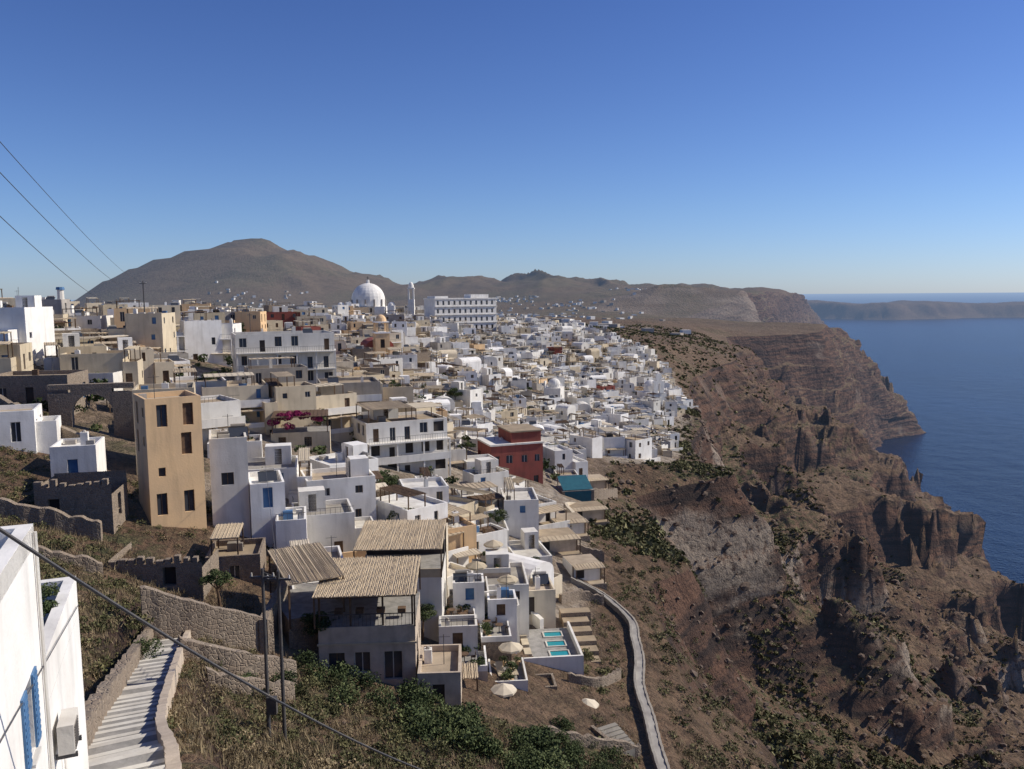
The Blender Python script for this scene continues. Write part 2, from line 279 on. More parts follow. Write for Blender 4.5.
# ------------------------------------------------------------ mesh builder
class MB:
    def __init__(s,x=0,y=0,z=0,rot=0):
        s.V=[];s.F=[];s.M=[];s.tr(x,y,z,rot)
    def tr(s,x,y,z,rot=0):
        s.o=(x,y,z);s.c=math.cos(rot);s.s=math.sin(rot)
    def v(s,x,y,z):
        s.V.append((s.o[0]+x*s.c-y*s.s,s.o[1]+x*s.s+y*s.c,s.o[2]+z));return len(s.V)-1
    def poly(s,pts,m):
        s.F.append([s.v(*p) for p in pts]);s.M.append(MI[m])
    def box(s,x0,x1,y0,y1,z0,z1,m,top=None):
        a=[s.v(x,y,z) for z in(z0,z1) for x,y in((x0,y0),(x1,y0),(x1,y1),(x0,y1))]
        for f in((3,2,1,0),(0,1,5,4),(1,2,6,5),(2,3,7,6),(3,0,4,7)):
            s.F.append([a[i] for i in f]);s.M.append(MI[m])
        s.F.append([a[4],a[5],a[6],a[7]]);s.M.append(MI[top or m])
    def wall(s,p0,p1,z0,z1,ops,m,dep=.22):
        dx,dy=p1[0]-p0[0],p1[1]-p0[1];L=math.hypot(dx,dy)
        if L<.01:return
        ux,uy=dx/L,dy/L;nx,ny=uy,-ux
        ops=[o for o in ops if o[0]>.1 and o[1]<L-.1 and o[2]>z0 and o[3]<z1-.05]
        us=sorted({0,L,*[o[0] for o in ops],*[o[1] for o in ops]});zs=sorted({z0,z1,*[o[2] for o in ops],*[o[3] for o in ops]})
        def P(u,z,d=0):return(p0[0]+ux*u-nx*d,p0[1]+uy*u-ny*d,z)
        for j in range(len(zs)-1):
            zc=(zs[j]+zs[j+1])/2;run=None
            for i in range(len(us)-1):
                uc=(us[i]+us[i+1])/2
                hole=any(o[0]<uc<o[1] and o[2]<zc<o[3] for o in ops)
                if hole:
                    if run is not None:s.poly([P(run,zs[j]),P(us[i],zs[j]),P(us[i],zs[j+1]),P(run,zs[j+1])],m);run=None
                elif run is None:run=us[i]
            if run is not None:s.poly([P(run,zs[j]),P(L,zs[j]),P(L,zs[j+1]),P(run,zs[j+1])],m)
        for a,b,c,e,mm in ops:
            s.poly([P(a,c),P(b,c),P(b,c,dep),P(a,c,dep)],m);s.poly([P(a,e,dep),P(b,e,dep),P(b,e),P(a,e)],m)
            s.poly([P(a,c),P(a,c,dep),P(a,e,dep),P(a,e)],m);s.poly([P(b,c,dep),P(b,c),P(b,e),P(b,e,dep)],m)
            s.poly([P(a,c,dep),P(b,c,dep),P(b,e,dep),P(a,e,dep)],mm)
            if mm=='glass' and b-a>.7:
                mid=(a+b)/2;fm='wood' if (int(a*10)%2) else 'roofw'
                s.poly([P(mid-.04,c,dep-.03),P(mid+.04,c,dep-.03),P(mid+.04,e,dep-.03),P(mid-.04,e,dep-.03)],fm)
                for q0,q1,r0,r1 in((a,a+.06,c,e),(b-.06,b,c,e),(a+.06,b-.06,e-.06,e)):s.poly([P(q0,r0,dep-.02),P(q1,r0,dep-.02),P(q1,r1,dep-.02),P(q0,r1,dep-.02)],fm)
    def cyl(s,cx,cy,z0,z1,r0,r1,n,m,cap=True):
        a=[s.v(cx+r0*math.cos(2*math.pi*i/n),cy+r0*math.sin(2*math.pi*i/n),z0) for i in range(n)]
        b=[s.v(cx+r1*math.cos(2*math.pi*i/n),cy+r1*math.sin(2*math.pi*i/n),z1) for i in range(n)]
        for i in range(n):s.F.append([a[i],a[(i+1)%n],b[(i+1)%n],b[i]]);s.M.append(MI[m])
        if cap:s.F.append(b);s.M.append(MI[m])
    def dome(s,cx,cy,z,r,m,h=1.0,n=16,k=6):
        pr=r;pz=z
        for j in range(1,k+1):
            a=math.pi/2*j/k;q=max(r*math.cos(a),.02);zz=z+r*h*math.sin(a);s.cyl(cx,cy,pz,zz,pr,q,n,m,j==k);pr,pz=q,zz
    def vault(s,x0,x1,y0,y1,z,m,n=8,h=None):
        r=(x1-x0)/2;c=(x0+x1)/2;h=h or r*.6;P=[]
        for i in range(n+1):
            a=math.pi*i/n;P.append((c-r*math.cos(a),z+h*math.sin(a)))
        for i in range(n):s.poly([(P[i][0],y0,P[i][1]),(P[i+1][0],y0,P[i+1][1]),(P[i+1][0],y1,P[i+1][1]),(P[i][0],y1,P[i][1])],m)
        s.poly([(p[0],y0,p[1]) for p in P],m);s.poly([(p[0],y1,p[1]) for p in P],m)
    def beam(s,a,b,r,m,n=6):
        a=np.array(a,float);b=np.array(b,float);d=b-a;d/=np.linalg.norm(d);u=np.cross(d,(0,0,1) if abs(d[2])<.9 else (1,0,0));u/=np.linalg.norm(u);w=np.cross(d,u)
        A=[s.v(*(a+r*(math.cos(2*math.pi*i/n)*u+math.sin(2*math.pi*i/n)*w))) for i in range(n)]
        B=[s.v(*(b+r*(math.cos(2*math.pi*i/n)*u+math.sin(2*math.pi*i/n)*w))) for i in range(n)]
        for i in range(n):s.F.append([A[i],A[(i+1)%n],B[(i+1)%n],B[i]]);s.M.append(MI[m])
        s.F.append(A);s.M.append(MI[m]);s.F.append(B);s.M.append(MI[m])
    def canopy(s,x0,x1,y0,y1,z,m='straw',tilt=.0,slats=0,posth=2.3):
        s.poly([(x0,y0,z),(x1,y0,z),(x1,y1,z+tilt),(x0,y1,z+tilt)],m)
        s.poly([(x0,y0,z-.09),(x1,y0,z-.09),(x1,y1,z+tilt-.09),(x0,y1,z+tilt-.09)],m)
        s.poly([(x0,y0,z-.09),(x1,y0,z-.09),(x1,y0,z),(x0,y0,z)],m);s.poly([(x1,y0,z-.09),(x1,y1,z+tilt-.09),(x1,y1,z+tilt),(x1,y0,z)],m)
        s.poly([(x0,y0,z-.09),(x0,y1,z+tilt-.09),(x0,y1,z+tilt),(x0,y0,z)],m)
        for i in range(slats):
            xx=x0+(x1-x0)*(i+.5)/slats+U(-.04,.04)
            s.beam((xx,y0-U(.02,.3),z+.03),(xx+U(-.03,.03),y1+U(.02,.3),z+tilt+.03),U(.02,.035),m,4)
        for px in(x0+.1,x1-.1):
            for py,zz in((y0+.1,z),(y1-.1,z+tilt)):s.box(px-.06,px+.06,py-.06,py+.06,z-posth,zz-.1,'wood')
    def obj(s,name,smooth=False):
        me=bpy.data.meshes.new(name);me.from_pydata(s.V,[],s.F)
        used=sorted(set(s.M));mp={u:i for i,u in enumerate(used)}
        for u in used:me.materials.append(ML[u])
        me.polygons.foreach_set('material_index',[mp[m] for m in s.M]);me.update()
        o=bpy.data.objects.new(name,me);scene.collection.objects.link(o);return o
R=random.random;U=random.uniform
def windows(L,zb,fl,fh,dens_=.75,door=False,wc=None,ww=.95,wh=1.25,sp=2.7):
    ops=[];n=max(1,int(L/sp));wc=wc or random.choice(['glass','glass','glass','blue','wood'])
    for f in range(fl):
        for i in range(n):
            if R()>dens_:continue
            u=(i+.5)*L/n+U(-.25,.25);w_=ww*U(.75,1.25)
            if door and f==0 and i==n//2 or R()<.18: ops.append((u-.45,u+.45,zb+f*fh+.08,zb+f*fh+2.1,random.choice([wc,'wood','glass','darkopen'])))
            else:ops.append((u-w_/2,u+w_/2,zb+f*fh+.95,zb+f*fh+.95+wh*U(.8,1.05),wc if R()<.8 else 'glass'))
    out=[]
    for o in sorted(ops,key=lambda o:(o[2]//fh,o[0])):
        if all(o[0]>p[1]+.1 or o[1]<p[0]-.1 or o[2]>p[3] or o[3]<p[2] for p in out):out.append(o)
    return out
def rooftop(m,w,d,zt,rich=True):
    r=R()
    if r<.2 and w>4.5:
        a=U(1.8,w*.45);x=U(-w/2+a/2+.4,w/2-a/2-.4)
        m.wall((x-a/2,d/2-2.7),(x+a/2,d/2-2.7),zt,zt+2.2,[(a/2-.4,a/2+.4,zt+.05,zt+1.9,'wood')],'white')
        m.box(x-a/2,x+a/2,d/2-2.48,d/2-.35,zt,zt+2.2,'white')
    elif r<.55 and rich:
        m.canopy(-w/2+.4,U(-.2,.42)*w,-d/2+.4,U(0,.42)*d,zt+2.0,random.choice(['straw','straw','cloth','wood','cloth']),U(-.1,.3),8)
    if R()<.45:
        x=U(-w/3,w/3);y=U(-d/3,d/3);q=U(.2,.35);hh=U(.8,1.6);m.box(x-q,x+q,y-q,y+q,zt,zt+hh,'white')
        m.cyl(x,y,zt+hh,zt+hh+.2,.22,.1,6,'grey')
    if R()<.25:
        x=U(-w/3,w/3);y=U(-d/3,d/3)
        m.poly([(x-.9,y-.6,zt+.2),(x+.9,y-.6,zt+.2),(x+.9,y+.5,zt+1.0),(x-.9,y+.5,zt+1.0)],'glass');m.beam((x-.7,y+.6,zt+1.1),(x+.7,y+.6,zt+1.1),.2,'roofg',8)
    if R()<.3:
        x=U(-w/3,w/3);m.beam((x,0,zt),(x,0,zt+2.4),.03,'metal',4);m.beam((x-.5,0,zt+2.2),(x+.5,0,zt+2.2),.02,'metal',4)
    if R()<.4:
        for k in range(random.randint(1,3)):
            x=U(-w/2.6,w/2.6);y=U(-d/2.6,d/2.6);q=U(.25,.6);m.box(x-q,x+q,y-q*.7,y+q*.7,zt,zt+U(.4,.9),random.choice(['grey','roofg','wood','blue','roofw']))
def block(m,x0,x1,y0,y1,z0,zt,wm,rm,ops=None,ph=.45,t=.2):
    cs=[(x0,y0),(x1,y0),(x1,y1),(x0,y1)];ops=ops or [[],[],[],[]]
    for i in range(4):m.wall(cs[i],cs[(i+1)%4],z0,zt,ops[i],wm)
    inn=[(x0+t,y0+t),(x1-t,y0+t),(x1-t,y1-t),(x0+t,y1-t)]
    for i in range(4):
        a,b=cs[i],cs[(i+1)%4];ai,bi=inn[i],inn[(i+1)%4]
        m.poly([(*a,zt),(*b,zt),(*bi,zt),(*ai,zt)],wm);m.poly([(*ai,zt-ph),(*bi,zt-ph),(*bi,zt),(*ai,zt)],wm)
    m.poly([(*p,zt-ph) for p in inn],rm)
def house(name,x,y,w,d,h,rot=0,fl=2,wm='white',roof='flat',rm='roofw',bal=False,z=None,dn=.58,sp=2.7,wc=None,rich=True,ph=.5,ww=.95,wh=1.25,annex=False):
    zb=gz(x,y) if z is None else z
    c,s=math.cos(rot),math.sin(rot)
    cs=[(-w/2,-d/2),(w/2,-d/2),(w/2,d/2),(-w/2,d/2)]
    z0=min(gz(x+a*c-b*s,y+a*s+b*c) for a,b in cs)-1.2
    z0=max(min(z0,zb-.5),zb-9)
    m=MB(x,y,0,rot);fh=h/fl
    ex=int(max(0,zb-z0-1)/fh)
    allops=[]
    for i in range(4):
        p0,p1=cs[i],cs[(i+1)%4];L=math.hypot(p1[0]-p0[0],p1[1]-p0[1])
        allops.append(windows(L,zb-ex*fh,fl+ex,fh,dn,i==0,wc,ww,wh,sp) if i!=2 else [])
    zt=zb+h
    if roof=='vault':
        for i in range(4):m.wall(cs[i],cs[(i+1)%4],z0,zt,allops[i],wm)
        m.vault(-w/2,w/2,-d/2,d/2,zt,wm)
    elif roof=='dome':
        for i in range(4):m.wall(cs[i],cs[(i+1)%4],z0,zt,allops[i],wm)
        m.poly([(*cs[0],zt),(*cs[1],zt),(*cs[2],zt),(*cs[3],zt)],wm)
        r=min(w,d)*.36;m.cyl(0,0,zt,zt+1,r,r,14,wm);m.dome(0,0,zt+1,r*1.03,rm)
        m.box(-w/2,-w/2+.5,-d/2,-d/2+2.2,zt,zt+2.4,wm)
    else:
        block(m,-w/2,w/2,-d/2,d/2,z0,zt,wm,rm,allops,ph)
        rooftop(m,w,d,zt-ph,rich)
        if R()<.18:
            for k in range(int(w/.5)):
                xx=-w/2+.1+k*.5;m.box(xx-.015,xx+.015,-d/2+.08,-d/2+.11,zt,zt+.6,'metal')
            m.box(-w/2+.05,w/2-.05,-d/2+.07,-d/2+.12,zt+.6,zt+.64,'metal')
    if annex:
        sd=random.choice([-1,1,0]);hh=h*U(.35,.75);am=random.choice([wm,wm,'white','cream']);ar=random.choice(['roofw','rooft','roofg'])
        if sd:
            aw=U(1.6,3.2);a0,a1=(-w/2-aw,-w/2-.003) if sd<0 else (w/2+.003,w/2+aw);b0=-d/2+U(-1.5,.8);b1=d/2-U(.5,2)
        else:
            a0=-w/2+U(0,1);a1=w/2-U(.3,2.5);b0=-d/2-U(1.5,3);b1=-d/2-.003
        o_=[windows(a1-a0,zb,1,3,.8,True,wc),windows(b1-b0,zb,1,3,.5,False,wc),[],[]]
        block(m,a0,a1,b0,b1,z0-1.5,zb+hh,am,ar,o_,.4,.16)
        if R()<.4:
            m.canopy(a0+.2,a1-.2,b0+.2,b1-.1,zb+hh+1.8,random.choice(['straw','cloth','wood']),U(0,.3),6,2.1)
        if R()<.5:
            n=8;st=(b1-b0)/n
            e0,e1=(a0-.95,a0-.003)
            for k in range(n):m.box(e0,e1,b0+k*st,b0+(k+1)*st,z0-1.5,zb+hh*(k+1)/n-.4,'white','roofw')
    if bal:
        for f in range(fl):
            zz=zb+f*fh
            if f==0:continue
            m.box(-w/2,w/2,-d/2-1.5,-d/2-.003,zz-.18,zz,'white')
            if R()<.5:m.box(-w/2,w/2,-d/2-1.5,-d/2-1.38,zz,zz+.9,'white')
            else:
                m.box(-w/2,w/2,-d/2-1.47,-d/2-1.43,zz+.86,zz+.9,'metal')
                for k in range(int(w/.4)):m.box(-w/2+k*.4,-w/2+k*.4+.025,-d/2-1.46,-d/2-1.44,zz,zz+.86,'metal')
            for k in range(int(w/3.4)+1):
                xx=-w/2+.15+k*(w-.3)/max(1,int(w/3.4));m.box(xx-.12,xx+.12,-d/2-1.37,-d/2-1.1,zz-fh,zz-.181,'white')
    return m.obj(name)
# ------------------------------------------------------------ build terrain
P,F,col,palev,(TXg,TYg,TE,Tsl,Tright,Turb)=build_terrain()
def groundmat(name):
    t=NT(name);at=t.n.new('ShaderNodeAttribute');at.attribute_name='mask';sp=t.n.new('ShaderNodeSeparateColor');t.l(at.outputs['Color'],sp.inputs[0])
    pa=t.n.new('ShaderNodeAttribute');pa.attribute_name='pale'
    n1=t.noise(.045,5);n2=t.noise(.5,6,rough=.68);n3=t.noise(2.8,5,rough=.7)
    dry=t.mix(t.ramp(n1,.38,.62),(.150,.090,.055),(.24,.160,.10));dry=t.mix(t.ramp(n2,.42,.62),dry,(.110,.068,.044));dry=t.mix(t.math('MULTIPLY',t.ramp(n3,.5,.72),.6),dry,(.33,.24,.15))
    scr=t.mix(t.ramp(n3,.4,.6),(.045,.047,.022),(.13,.125,.055))
    sm=t.math('MULTIPLY',t.ramp(n2,.46,.54),t.math('ADD',t.math('MULTIPLY',sp.outputs[1],.85),.15))
    g0=t.mix(sm,dry,scr)
    st=t.noise(.16,5,st=(.22,.22,2.4),rough=.65);rock=t.mix(t.ramp(st,.40,.60),(.050,.035,.028),(.165,.092,.060));rock=t.mix(t.math('MULTIPLY',t.ramp(t.noise(.028,5),.60,.70),.6),rock,(.25,.185,.14));rock=t.mix(t.ramp(n3,.5,.75),rock,(.040,.029,.024))
    rock=t.mix(t.math('MULTIPLY',pa.outputs['Fac'],t.ramp(n2,.35,.5)),rock,(.38,.31,.24))
    sx=t.n.new('ShaderNodeSeparateXYZ');t.l(t.pos.outputs['Normal'],sx.inputs[0])
    ab=t.math('ADD',t.math('ABSOLUTE',sx.outputs[2]),t.math('MULTIPLY',t.math('SUBTRACT',n2,.5),.5))
    rk=t.ramp(ab,.60,.76,(1,1,1),(0,0,0));rk=t.math('MAXIMUM',rk,t.math('MULTIPLY',sp.outputs[2],.6));rk=t.math('MAXIMUM',rk,pa.outputs['Fac'])
    g0=t.mix(rk,g0,rock)
    ur=t.mix(t.ramp(n2,.4,.6),(.46,.39,.31),(.27,.21,.15));g0=t.mix(sp.outputs[0],g0,ur)
    t.l(g0,t.b.inputs['Base Color']);t.b.inputs['Roughness'].default_value=.95;t.b.inputs['Specular IOR Level'].default_value=.1
    hh=t.math('ADD',t.math('MULTIPLY',n2,2.2),t.math('MULTIPLY',n3,.5));hh=t.math('ADD',hh,t.math('MULTIPLY',t.noise(.12,4),5.0));t.bump(hh,1.0,1.0)
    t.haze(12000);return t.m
gm=groundmat('hillside_ground')
ter=bulk('hillside_terrain',P,F,[gm],True)
ca=ter.data.color_attributes.new('mask','FLOAT_COLOR','POINT');ca.data.foreach_set('color',col.astype(np.float32).ravel())
pa_=ter.data.attributes.new('pale','FLOAT','POINT');pa_.data.foreach_set('value',palev.astype(np.float32))
xs=np.linspace(1500,11000,330);yy=np.linspace(7600,10500,80)
XX,YY=np.meshgrid(xs,yy)
cy=8250+350*np.sin(XX/900)+200*np.sin(XX/330)
H=np.interp(XX,[1500,2300,2700,3000,3700,4300,5200,6500,8000,11000],[195,190,150,172,140,158,125,165,140,110])
Hh=-10+(H+10)*sst(-120,160,YY-cy+120*fbm(XX/200,YY/200,0*XX,4))*(1-sst(900,2000,YY-cy))
Hh=Hh+sst(10,60,Hh)*34*fbm(XX/260,YY/260,0*XX,5)
a=(np.arange(79)[:,None]*330+np.arange(329)[None,:]).ravel()
far=bulk('far_headland',np.stack([XX.ravel(),YY.ravel(),Hh.ravel()],1),np.stack([a,a+1,a+331,a+330],1),[gm],True)
t=NT('sea_water');n=t.noise(.02,5);n2=t.noise(.0022,4,st=(1,.35,1));n4=t.noise(.25,3)
t.l(t.mix(t.ramp(n2,.35,.7),(.003,.013,.042),(.005,.021,.065)),t.b.inputs['Base Color']);t.b.inputs['Roughness'].default_value=.25
t.b.inputs['Specular IOR Level'].default_value=.14
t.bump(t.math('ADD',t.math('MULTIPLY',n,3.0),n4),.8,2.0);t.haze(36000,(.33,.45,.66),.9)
Rr=150000;nn=64
V=[(Rr*math.cos(2*math.pi*i/nn),Rr*math.sin(2*math.pi*i/nn),0) for i in range(nn)]
me=bpy.data.meshes.new('sea');me.from_pydata([(0,0,0)]+V,[],[(0,1+i,1+(i+1)%nn) for i in range(nn)]);me.materials.append(t.m)
scene.collection.objects.link(bpy.data.objects.new('sea',me))
# ------------------------------------------------------------ landmark buildings
keep=[]
def K(x,y,r):keep.append((x,y,r))
rad=math.radians
house('ochre_apartment_house',-32.3,76,4.8,5.6,10.8,rad(34),4,'ochre',rm='rooft',z=ZC-19.8,dn=.6,sp=2.4,wc='glass',ww=.7,wh=1.0,rich=False);K(-31,77,7)
house('white_annex_house',-28.0,79.5,3.4,6,8.2,rad(20),3,'white',z=ZC-21.5,dn=.4,rich=False)
house('stepped_white_house',-24.6,80,3.2,6,5.0,rad(20),2,'white',z=ZC-22.8,rich=False);K(-25,79,6)
house('stepped_white_house',-21.6,78,2.8,5,3.0,rad(14),1,'white',z=ZC-24.0,rich=False)
house('beige_tower_house',-37.5,88,6,6,8,rad(20),3,'cream',rm='rooft',z=ZC-17.5);K(-36,87,6)
house('balconied_hotel',-42,150,17,11,9.5,rad(22),3,'white',bal=True,z=ZC-16,dn=.9,sp=2.6,wc='glass',ww=1.2,wh=1.8,rm='roofg');K(-42,150,13)
house('terraced_restaurant',-18,128,13,9,9.0,rad(26),3,'white',bal=True,z=ZC-28,dn=.85,sp=2.6,wc='darkopen',ww=1.5,wh=1.8,rm='rooft');K(-18,128,10)
m=MB(-18,128,ZC-19.4,rad(26));m.canopy(-6,1,-4,3,2.4,'straw',.2,24,2.4);m.canopy(1.5,6,-4,1,2.2,'cloth',.1,0,2.2);m.obj('rooftop_canopy')
house('red_mansion',-.5,150,10,8,8.5,rad(20),2,'pink',z=ZC-35.5,dn=1,sp=2.2,wc='glass',rm='rooft',rich=False,ww=1.0,wh=1.6);K(0,150,8.5)
m=MB(-.5,150,ZC-27,rad(20));m.box(-5.2,5.2,-4.2,4.2,.003,.3,'white');m.box(-1,4.8,-3.6,3.6,.3,2.2,'pink');m.box(-1.2,5,-3.8,3.8,2.2,2.45,'rooft');m.obj('red_mansion_attic')
mx=-26;m=MB(mx,420,0,rad(28))
ops=[];zb=ZC-18
for f in range(4):
    for i in range(11):
        u=1.6+i*3.0;ops.append((u-.55,u+.55,zb+f*4.1+.9,zb+f*4.1+3.0,'glass' if f else 'darkopen'))
m.wall((-17,-7),(17,-7),zb-8,zb+16,ops,'white',.4);m.wall((17,-7),(17,7),zb-8,zb+16,[(u-.7,u+.7,zb+f*4.1+1,zb+f*4.1+3,'glass') for f in range(4) for u in(2.5,6,9.5)],'white')
m.wall((17,7),(-17,7),zb-8,zb+16,[],'white');m.wall((-17,7),(-17,-7),zb-8,zb+16,[],'white');m.box(-17.3,17.3,-7.3,7.3,zb+16,zb+16.6,'white')
for f in range(1,4):m.box(-17.2,17.2,-7.5,-7.003,zb+f*4.1,zb+f*4.1+.3,'white')
m.box(-16,-9,-5,5,zb+16.6,zb+17.6,'white');m.box(4,14,-4,4,zb+16.6,zb+18.4,'white');m.obj('arcaded_hotel');K(mx,420,19)
m=MB(-75,432,ZC-14,0);m.box(-15,15,-10,10,-6,5,'white');m.box(-10,10,-10.4,10.4,5.003,8.5,'white');m.cyl(0,0,8.5,12,8.8,8.8,24,'white',False)
for i in range(12):
    a=2*math.pi*i/12;m.box(8.9*math.cos(a)-.4,8.9*math.cos(a)+.4,8.9*math.sin(a)-.4,8.9*math.sin(a)+.4,8.6,12.2,'grey')
m.dome(0,0,12,8.7,'white',1.0,24,8);m.cyl(0,0,20.6,22.4,.9,.7,8,'white');m.box(-.12,.12,-.12,.12,22.4,24.2,'metal');m.box(-.6,.6,-.1,.1,23.3,23.5,'metal')
for sx_ in(-13,13):
    m.box(sx_-1.8,sx_+1.8,-9,-5,5.003,9,'white');m.dome(sx_,-7,9,1.8,'white')
m.obj('domed_cathedral');K(-75,432,18)
m=MB(-52,428,ZC-14,0);m.box(-1.6,1.6,-1.6,1.6,-4,12,'white')
for a in(-1.2,1.2):
    for b in(-1.2,1.2):m.box(a-.3,a+.3,b-.3,b+.3,12.003,17.5,'white')
m.box(-1.8,1.8,-1.8,1.8,17.5,18,'white');m.dome(0,0,18,1.5,'white',2.0);m.obj('cathedral_bell_tower')
m=MB(-37.5,232,gz(-37.5,232),.35);m.box(-4,4,-1,9,-4,5,'cream');m.vault(-4,4,-1,9,5.003,'pink')
m.wall((-2,-5),(2,-5),-4,9,[(1.4,2.6,5,7.4,'darkopen'),(1.4,2.6,.2,2.6,'wood')],'ochre');m.wall((2,-5),(2,-1),-4,9,[(1.4,2.6,5,7.4,'darkopen')],'ochre');m.wall((2,-1),(-2,-1),-4,9,[],'ochre');m.wall((-2,-1),(-2,-5),-4,9,[(1.4,2.6,5,7.4,'darkopen')],'ochre')
m.box(-2.2,2.2,-5.2,-.8,9,9.4,'white')
for a in(-1.5,1.5):
    for b in(-4.5,-1.5):m.box(a-.3,a+.3,b-.3,b+.3,9.4,12,'ochre')
m.box(-2,2,-5,-1,12,12.3,'white');m.dome(0,-3,12.3,1.6,'ochre',1.2);m.obj('yellow_church_with_belfry');K(-37.5,234,7)
m=MB(58,338,gz(58,338),.4);m.box(-4,4,-5,5,-4,5,'white');m.cyl(0,1,5,7,2.8,2.8,14,'white');m.dome(0,1,7,2.9,'white')
m.box(-2.5,-.5,-5.5,-4.4,5,9,'white');m.box(.5,2.5,-5.5,-4.4,5,9,'white');m.box(-2.5,2.5,-5.5,-4.4,9,10,'white');m.box(-1.2,1.2,-5.4,-4.5,10,13,'white');m.obj('cliff_edge_chapel');K(58,338,7)
for (x,y) in((-95,330),(15,290)):
    house('small_domed_church',x,y,6,7,4.5,U(-.3,.3),1,'white','dome','white');K(x,y,6)
m=MB(-164,300,gz(-164,300));m.cyl(0,0,-2,13,1.4,1.1,10,'white');m.cyl(0,0,13,14,1.5,1.3,10,'blue');m.obj('white_chimney_tower')
K(-30,114,5)
m=MB(-30,115,gz(-30,115),.2);m.wall((-4,-2),(4,-2),-4,2.6,[(1,2,-.2,2,'wood'),(4.5,5.5,.6,1.9,'glass')],'cream');m.box(-4,4,-1.78,3,-4,2.6,'cream','tile');m.canopy(-3.8,3.8,-2.8,2.6,4.9,'wood',.2,14,2.3);m.obj('flowered_pergola_house')
# ------------------------------------------------------------ hill town
def lim(y):return float(np.interp(y,[84,130,160,190,200,250,350,450,575],[4,8,14,20,34,49,76,86,40]))
y=86.0;cnt=0
while y<575:
    rowstep=7.4 if y<300 else 7.2
    x=-.68*y-12
    while x<lim(y)-2:
        right=x>-.10*y-5
        cell=(6.2 if right else 8.4) if y>140 else (6.6 if right else 7.8)
        xx=x+U(-1.2,1.2);yj=y+U(-1.8,1.8);x+=cell
        if xx>lim(y)-2:continue
        if (xx<-41-.35*(y-60)) and y<112 : continue
        if y<135 and xx<-45 and R()<.5:continue
        if y>470 and R()<.35:continue
        if any((xx-a)**2+(yj-b)**2<(r+3)**2 for a,b,r in keep):continue
        if R()<(.04 if right else .07):continue
        zz=gz(xx,yj)
        if right:
            w=U(3.2,7.0);d=U(4,8);fl=random.choice([1,1,1,1,1,2]);h=2.7*fl+U(-.4,.4)
            wm=random.choices(['white','cream','ochre','pink','grey'],[.82,.11,.03,.005,.035])[0];rm=random.choices(['roofw','roofg','rooft'],[.58,.15,.27])[0]
            rf=random.choices(['flat','vault'],[.92,.08])[0]
            rot=U(-.05,.75)+(.35 if R()<.3 else 0)-(math.pi/2 if R()<.3 else 0)
        else:
            w=U(4.5,10.5);d=U(5,9.5);fl=random.choice([1,1,1,1,2,2,3] if y>120 else [1,1,1,2]);h=2.75*fl+U(-.3,.4)
            wm=random.choices(['white','cream','ochre','pink','grey','stone'],[.50,.27,.07,.01,.09,.06])[0];rm=random.choices(['roofw','roofg','rooft'],[.22,.18,.60])[0]
            rf=random.choices(['flat','vault'],[.97,.03])[0];rot=U(.05,.7)-(math.pi/2 if R()<.25 else 0)
        if wm=='pink' and (rf=='vault' or y<170):wm='white'
        if rf=='vault':w=min(w,4.8)
        house(random.choice(['cycladic_house','cycladic_house','flat_roofed_house','whitewashed_house']),xx,yj,w,d,h,rot,fl,wm,rf,rm,bal=(not right and fl>1 and R()<.4),z=zz-U(.1,1.1),annex=R()<.6,ww=U(.6,.95),wh=U(.9,1.4),dn=U(.35,.7))
        cnt+=1
        if R()<.5:
            c=U(2,4);m=MB(xx,yj,zz,rot);a=w/2
            m.box(-a,a,-d/2-c,-d/2-.01,-5,-.3,wm if wm!='pink' else 'white',random.choice(['roofw','rooft','roofg']))
            m.box(-a,a,-d/2-c,-d/2-c+.2,-.3,.4,'white')
            if R()<.6:m.canopy(-a+.3,a-.3,-d/2-c+.3,-d/2-.3,2.1,random.choice(['straw','straw','cloth']),.1,8,posth=2.3)
            m.obj('house_terrace')
    y+=rowstep
print('houses',cnt)
# ------------------------------------------------------------ foreground: white house
m=MB(-11,20,ZC,rad(21.8))
m.wall((0,-13),(0,-5.4),-16,-4.2,[(13-7.3,13-6.75,-7.9,-6.6,'glass'),(2.2,3.2,-7.7,-6.2,'blue')],'white',.18)
m.wall((0,-5.4),(-8,-5.4),-16,-4.2,[(1.5,2.5,-6.8,-5.0,'blue')],'white');m.wall((-8,-13),(0,-13),-16,-4.2,[],'white');m.wall((-8,-5.4),(-8,-13),-16,-4.2,[],'white')
m.poly([(0,-13,-4.6),(0,-5.4,-4.6),(-8,-5.4,-4.6),(-8,-13,-4.6)],'roofw')
for (a,b,c,d) in((-.25,0,-13,-5.4),(-8,-7.75,-13,-5.4),(-7.75,-.25,-5.65,-5.4)):m.box(a,b,c,d,-4.6+.002,-4.19,'white')
for (ya,yb) in((-7.72,-7.32),(-6.73,-6.33)):
    m.box(.003,.04,ya,yb,-7.92,-6.58,'blue')
    for k in range(11):
        zz=-7.84+k*.115;m.box(.04,.055,ya+.05,yb-.05,zz,zz+.05,'blue')
m.box(-.0,.09,-7.35,-6.7,-7.98,-7.92,'roofw')
m.box(-4.5,-.02,-5.38,0,-16,-7.9,'white','tile');m.box(-.27,-.022,-5.38,0,-7.9,-6.95,'white');m.box(-4.5,-.27,-.25,-.002,-7.9,-6.95,'white')
m.box(-1.9,-1.0,-.7,-.6,-7.9,-6.1,'blue')
m.beam((.05,-5.6,-4.3),(.05,-5.6,-12),.035,'roofw');m.beam((.03,-12.5,-6.0),(.03,-.3,-7.6),.012,'metal',4)
m.obj('whitewashed_foreground_house')
m=MB(-11,20,ZC,rad(21.8));m.box(.06,.36,-4.9,-4.1,-9.1,-8.5,'roofw');m.box(.361,.372,-4.85,-4.35,-9.05,-8.55,'grey')
for k in range(9):m.box(.373,.382,-4.85,-4.35,-9.04+k*.056,-9.02+k*.056,'metal')
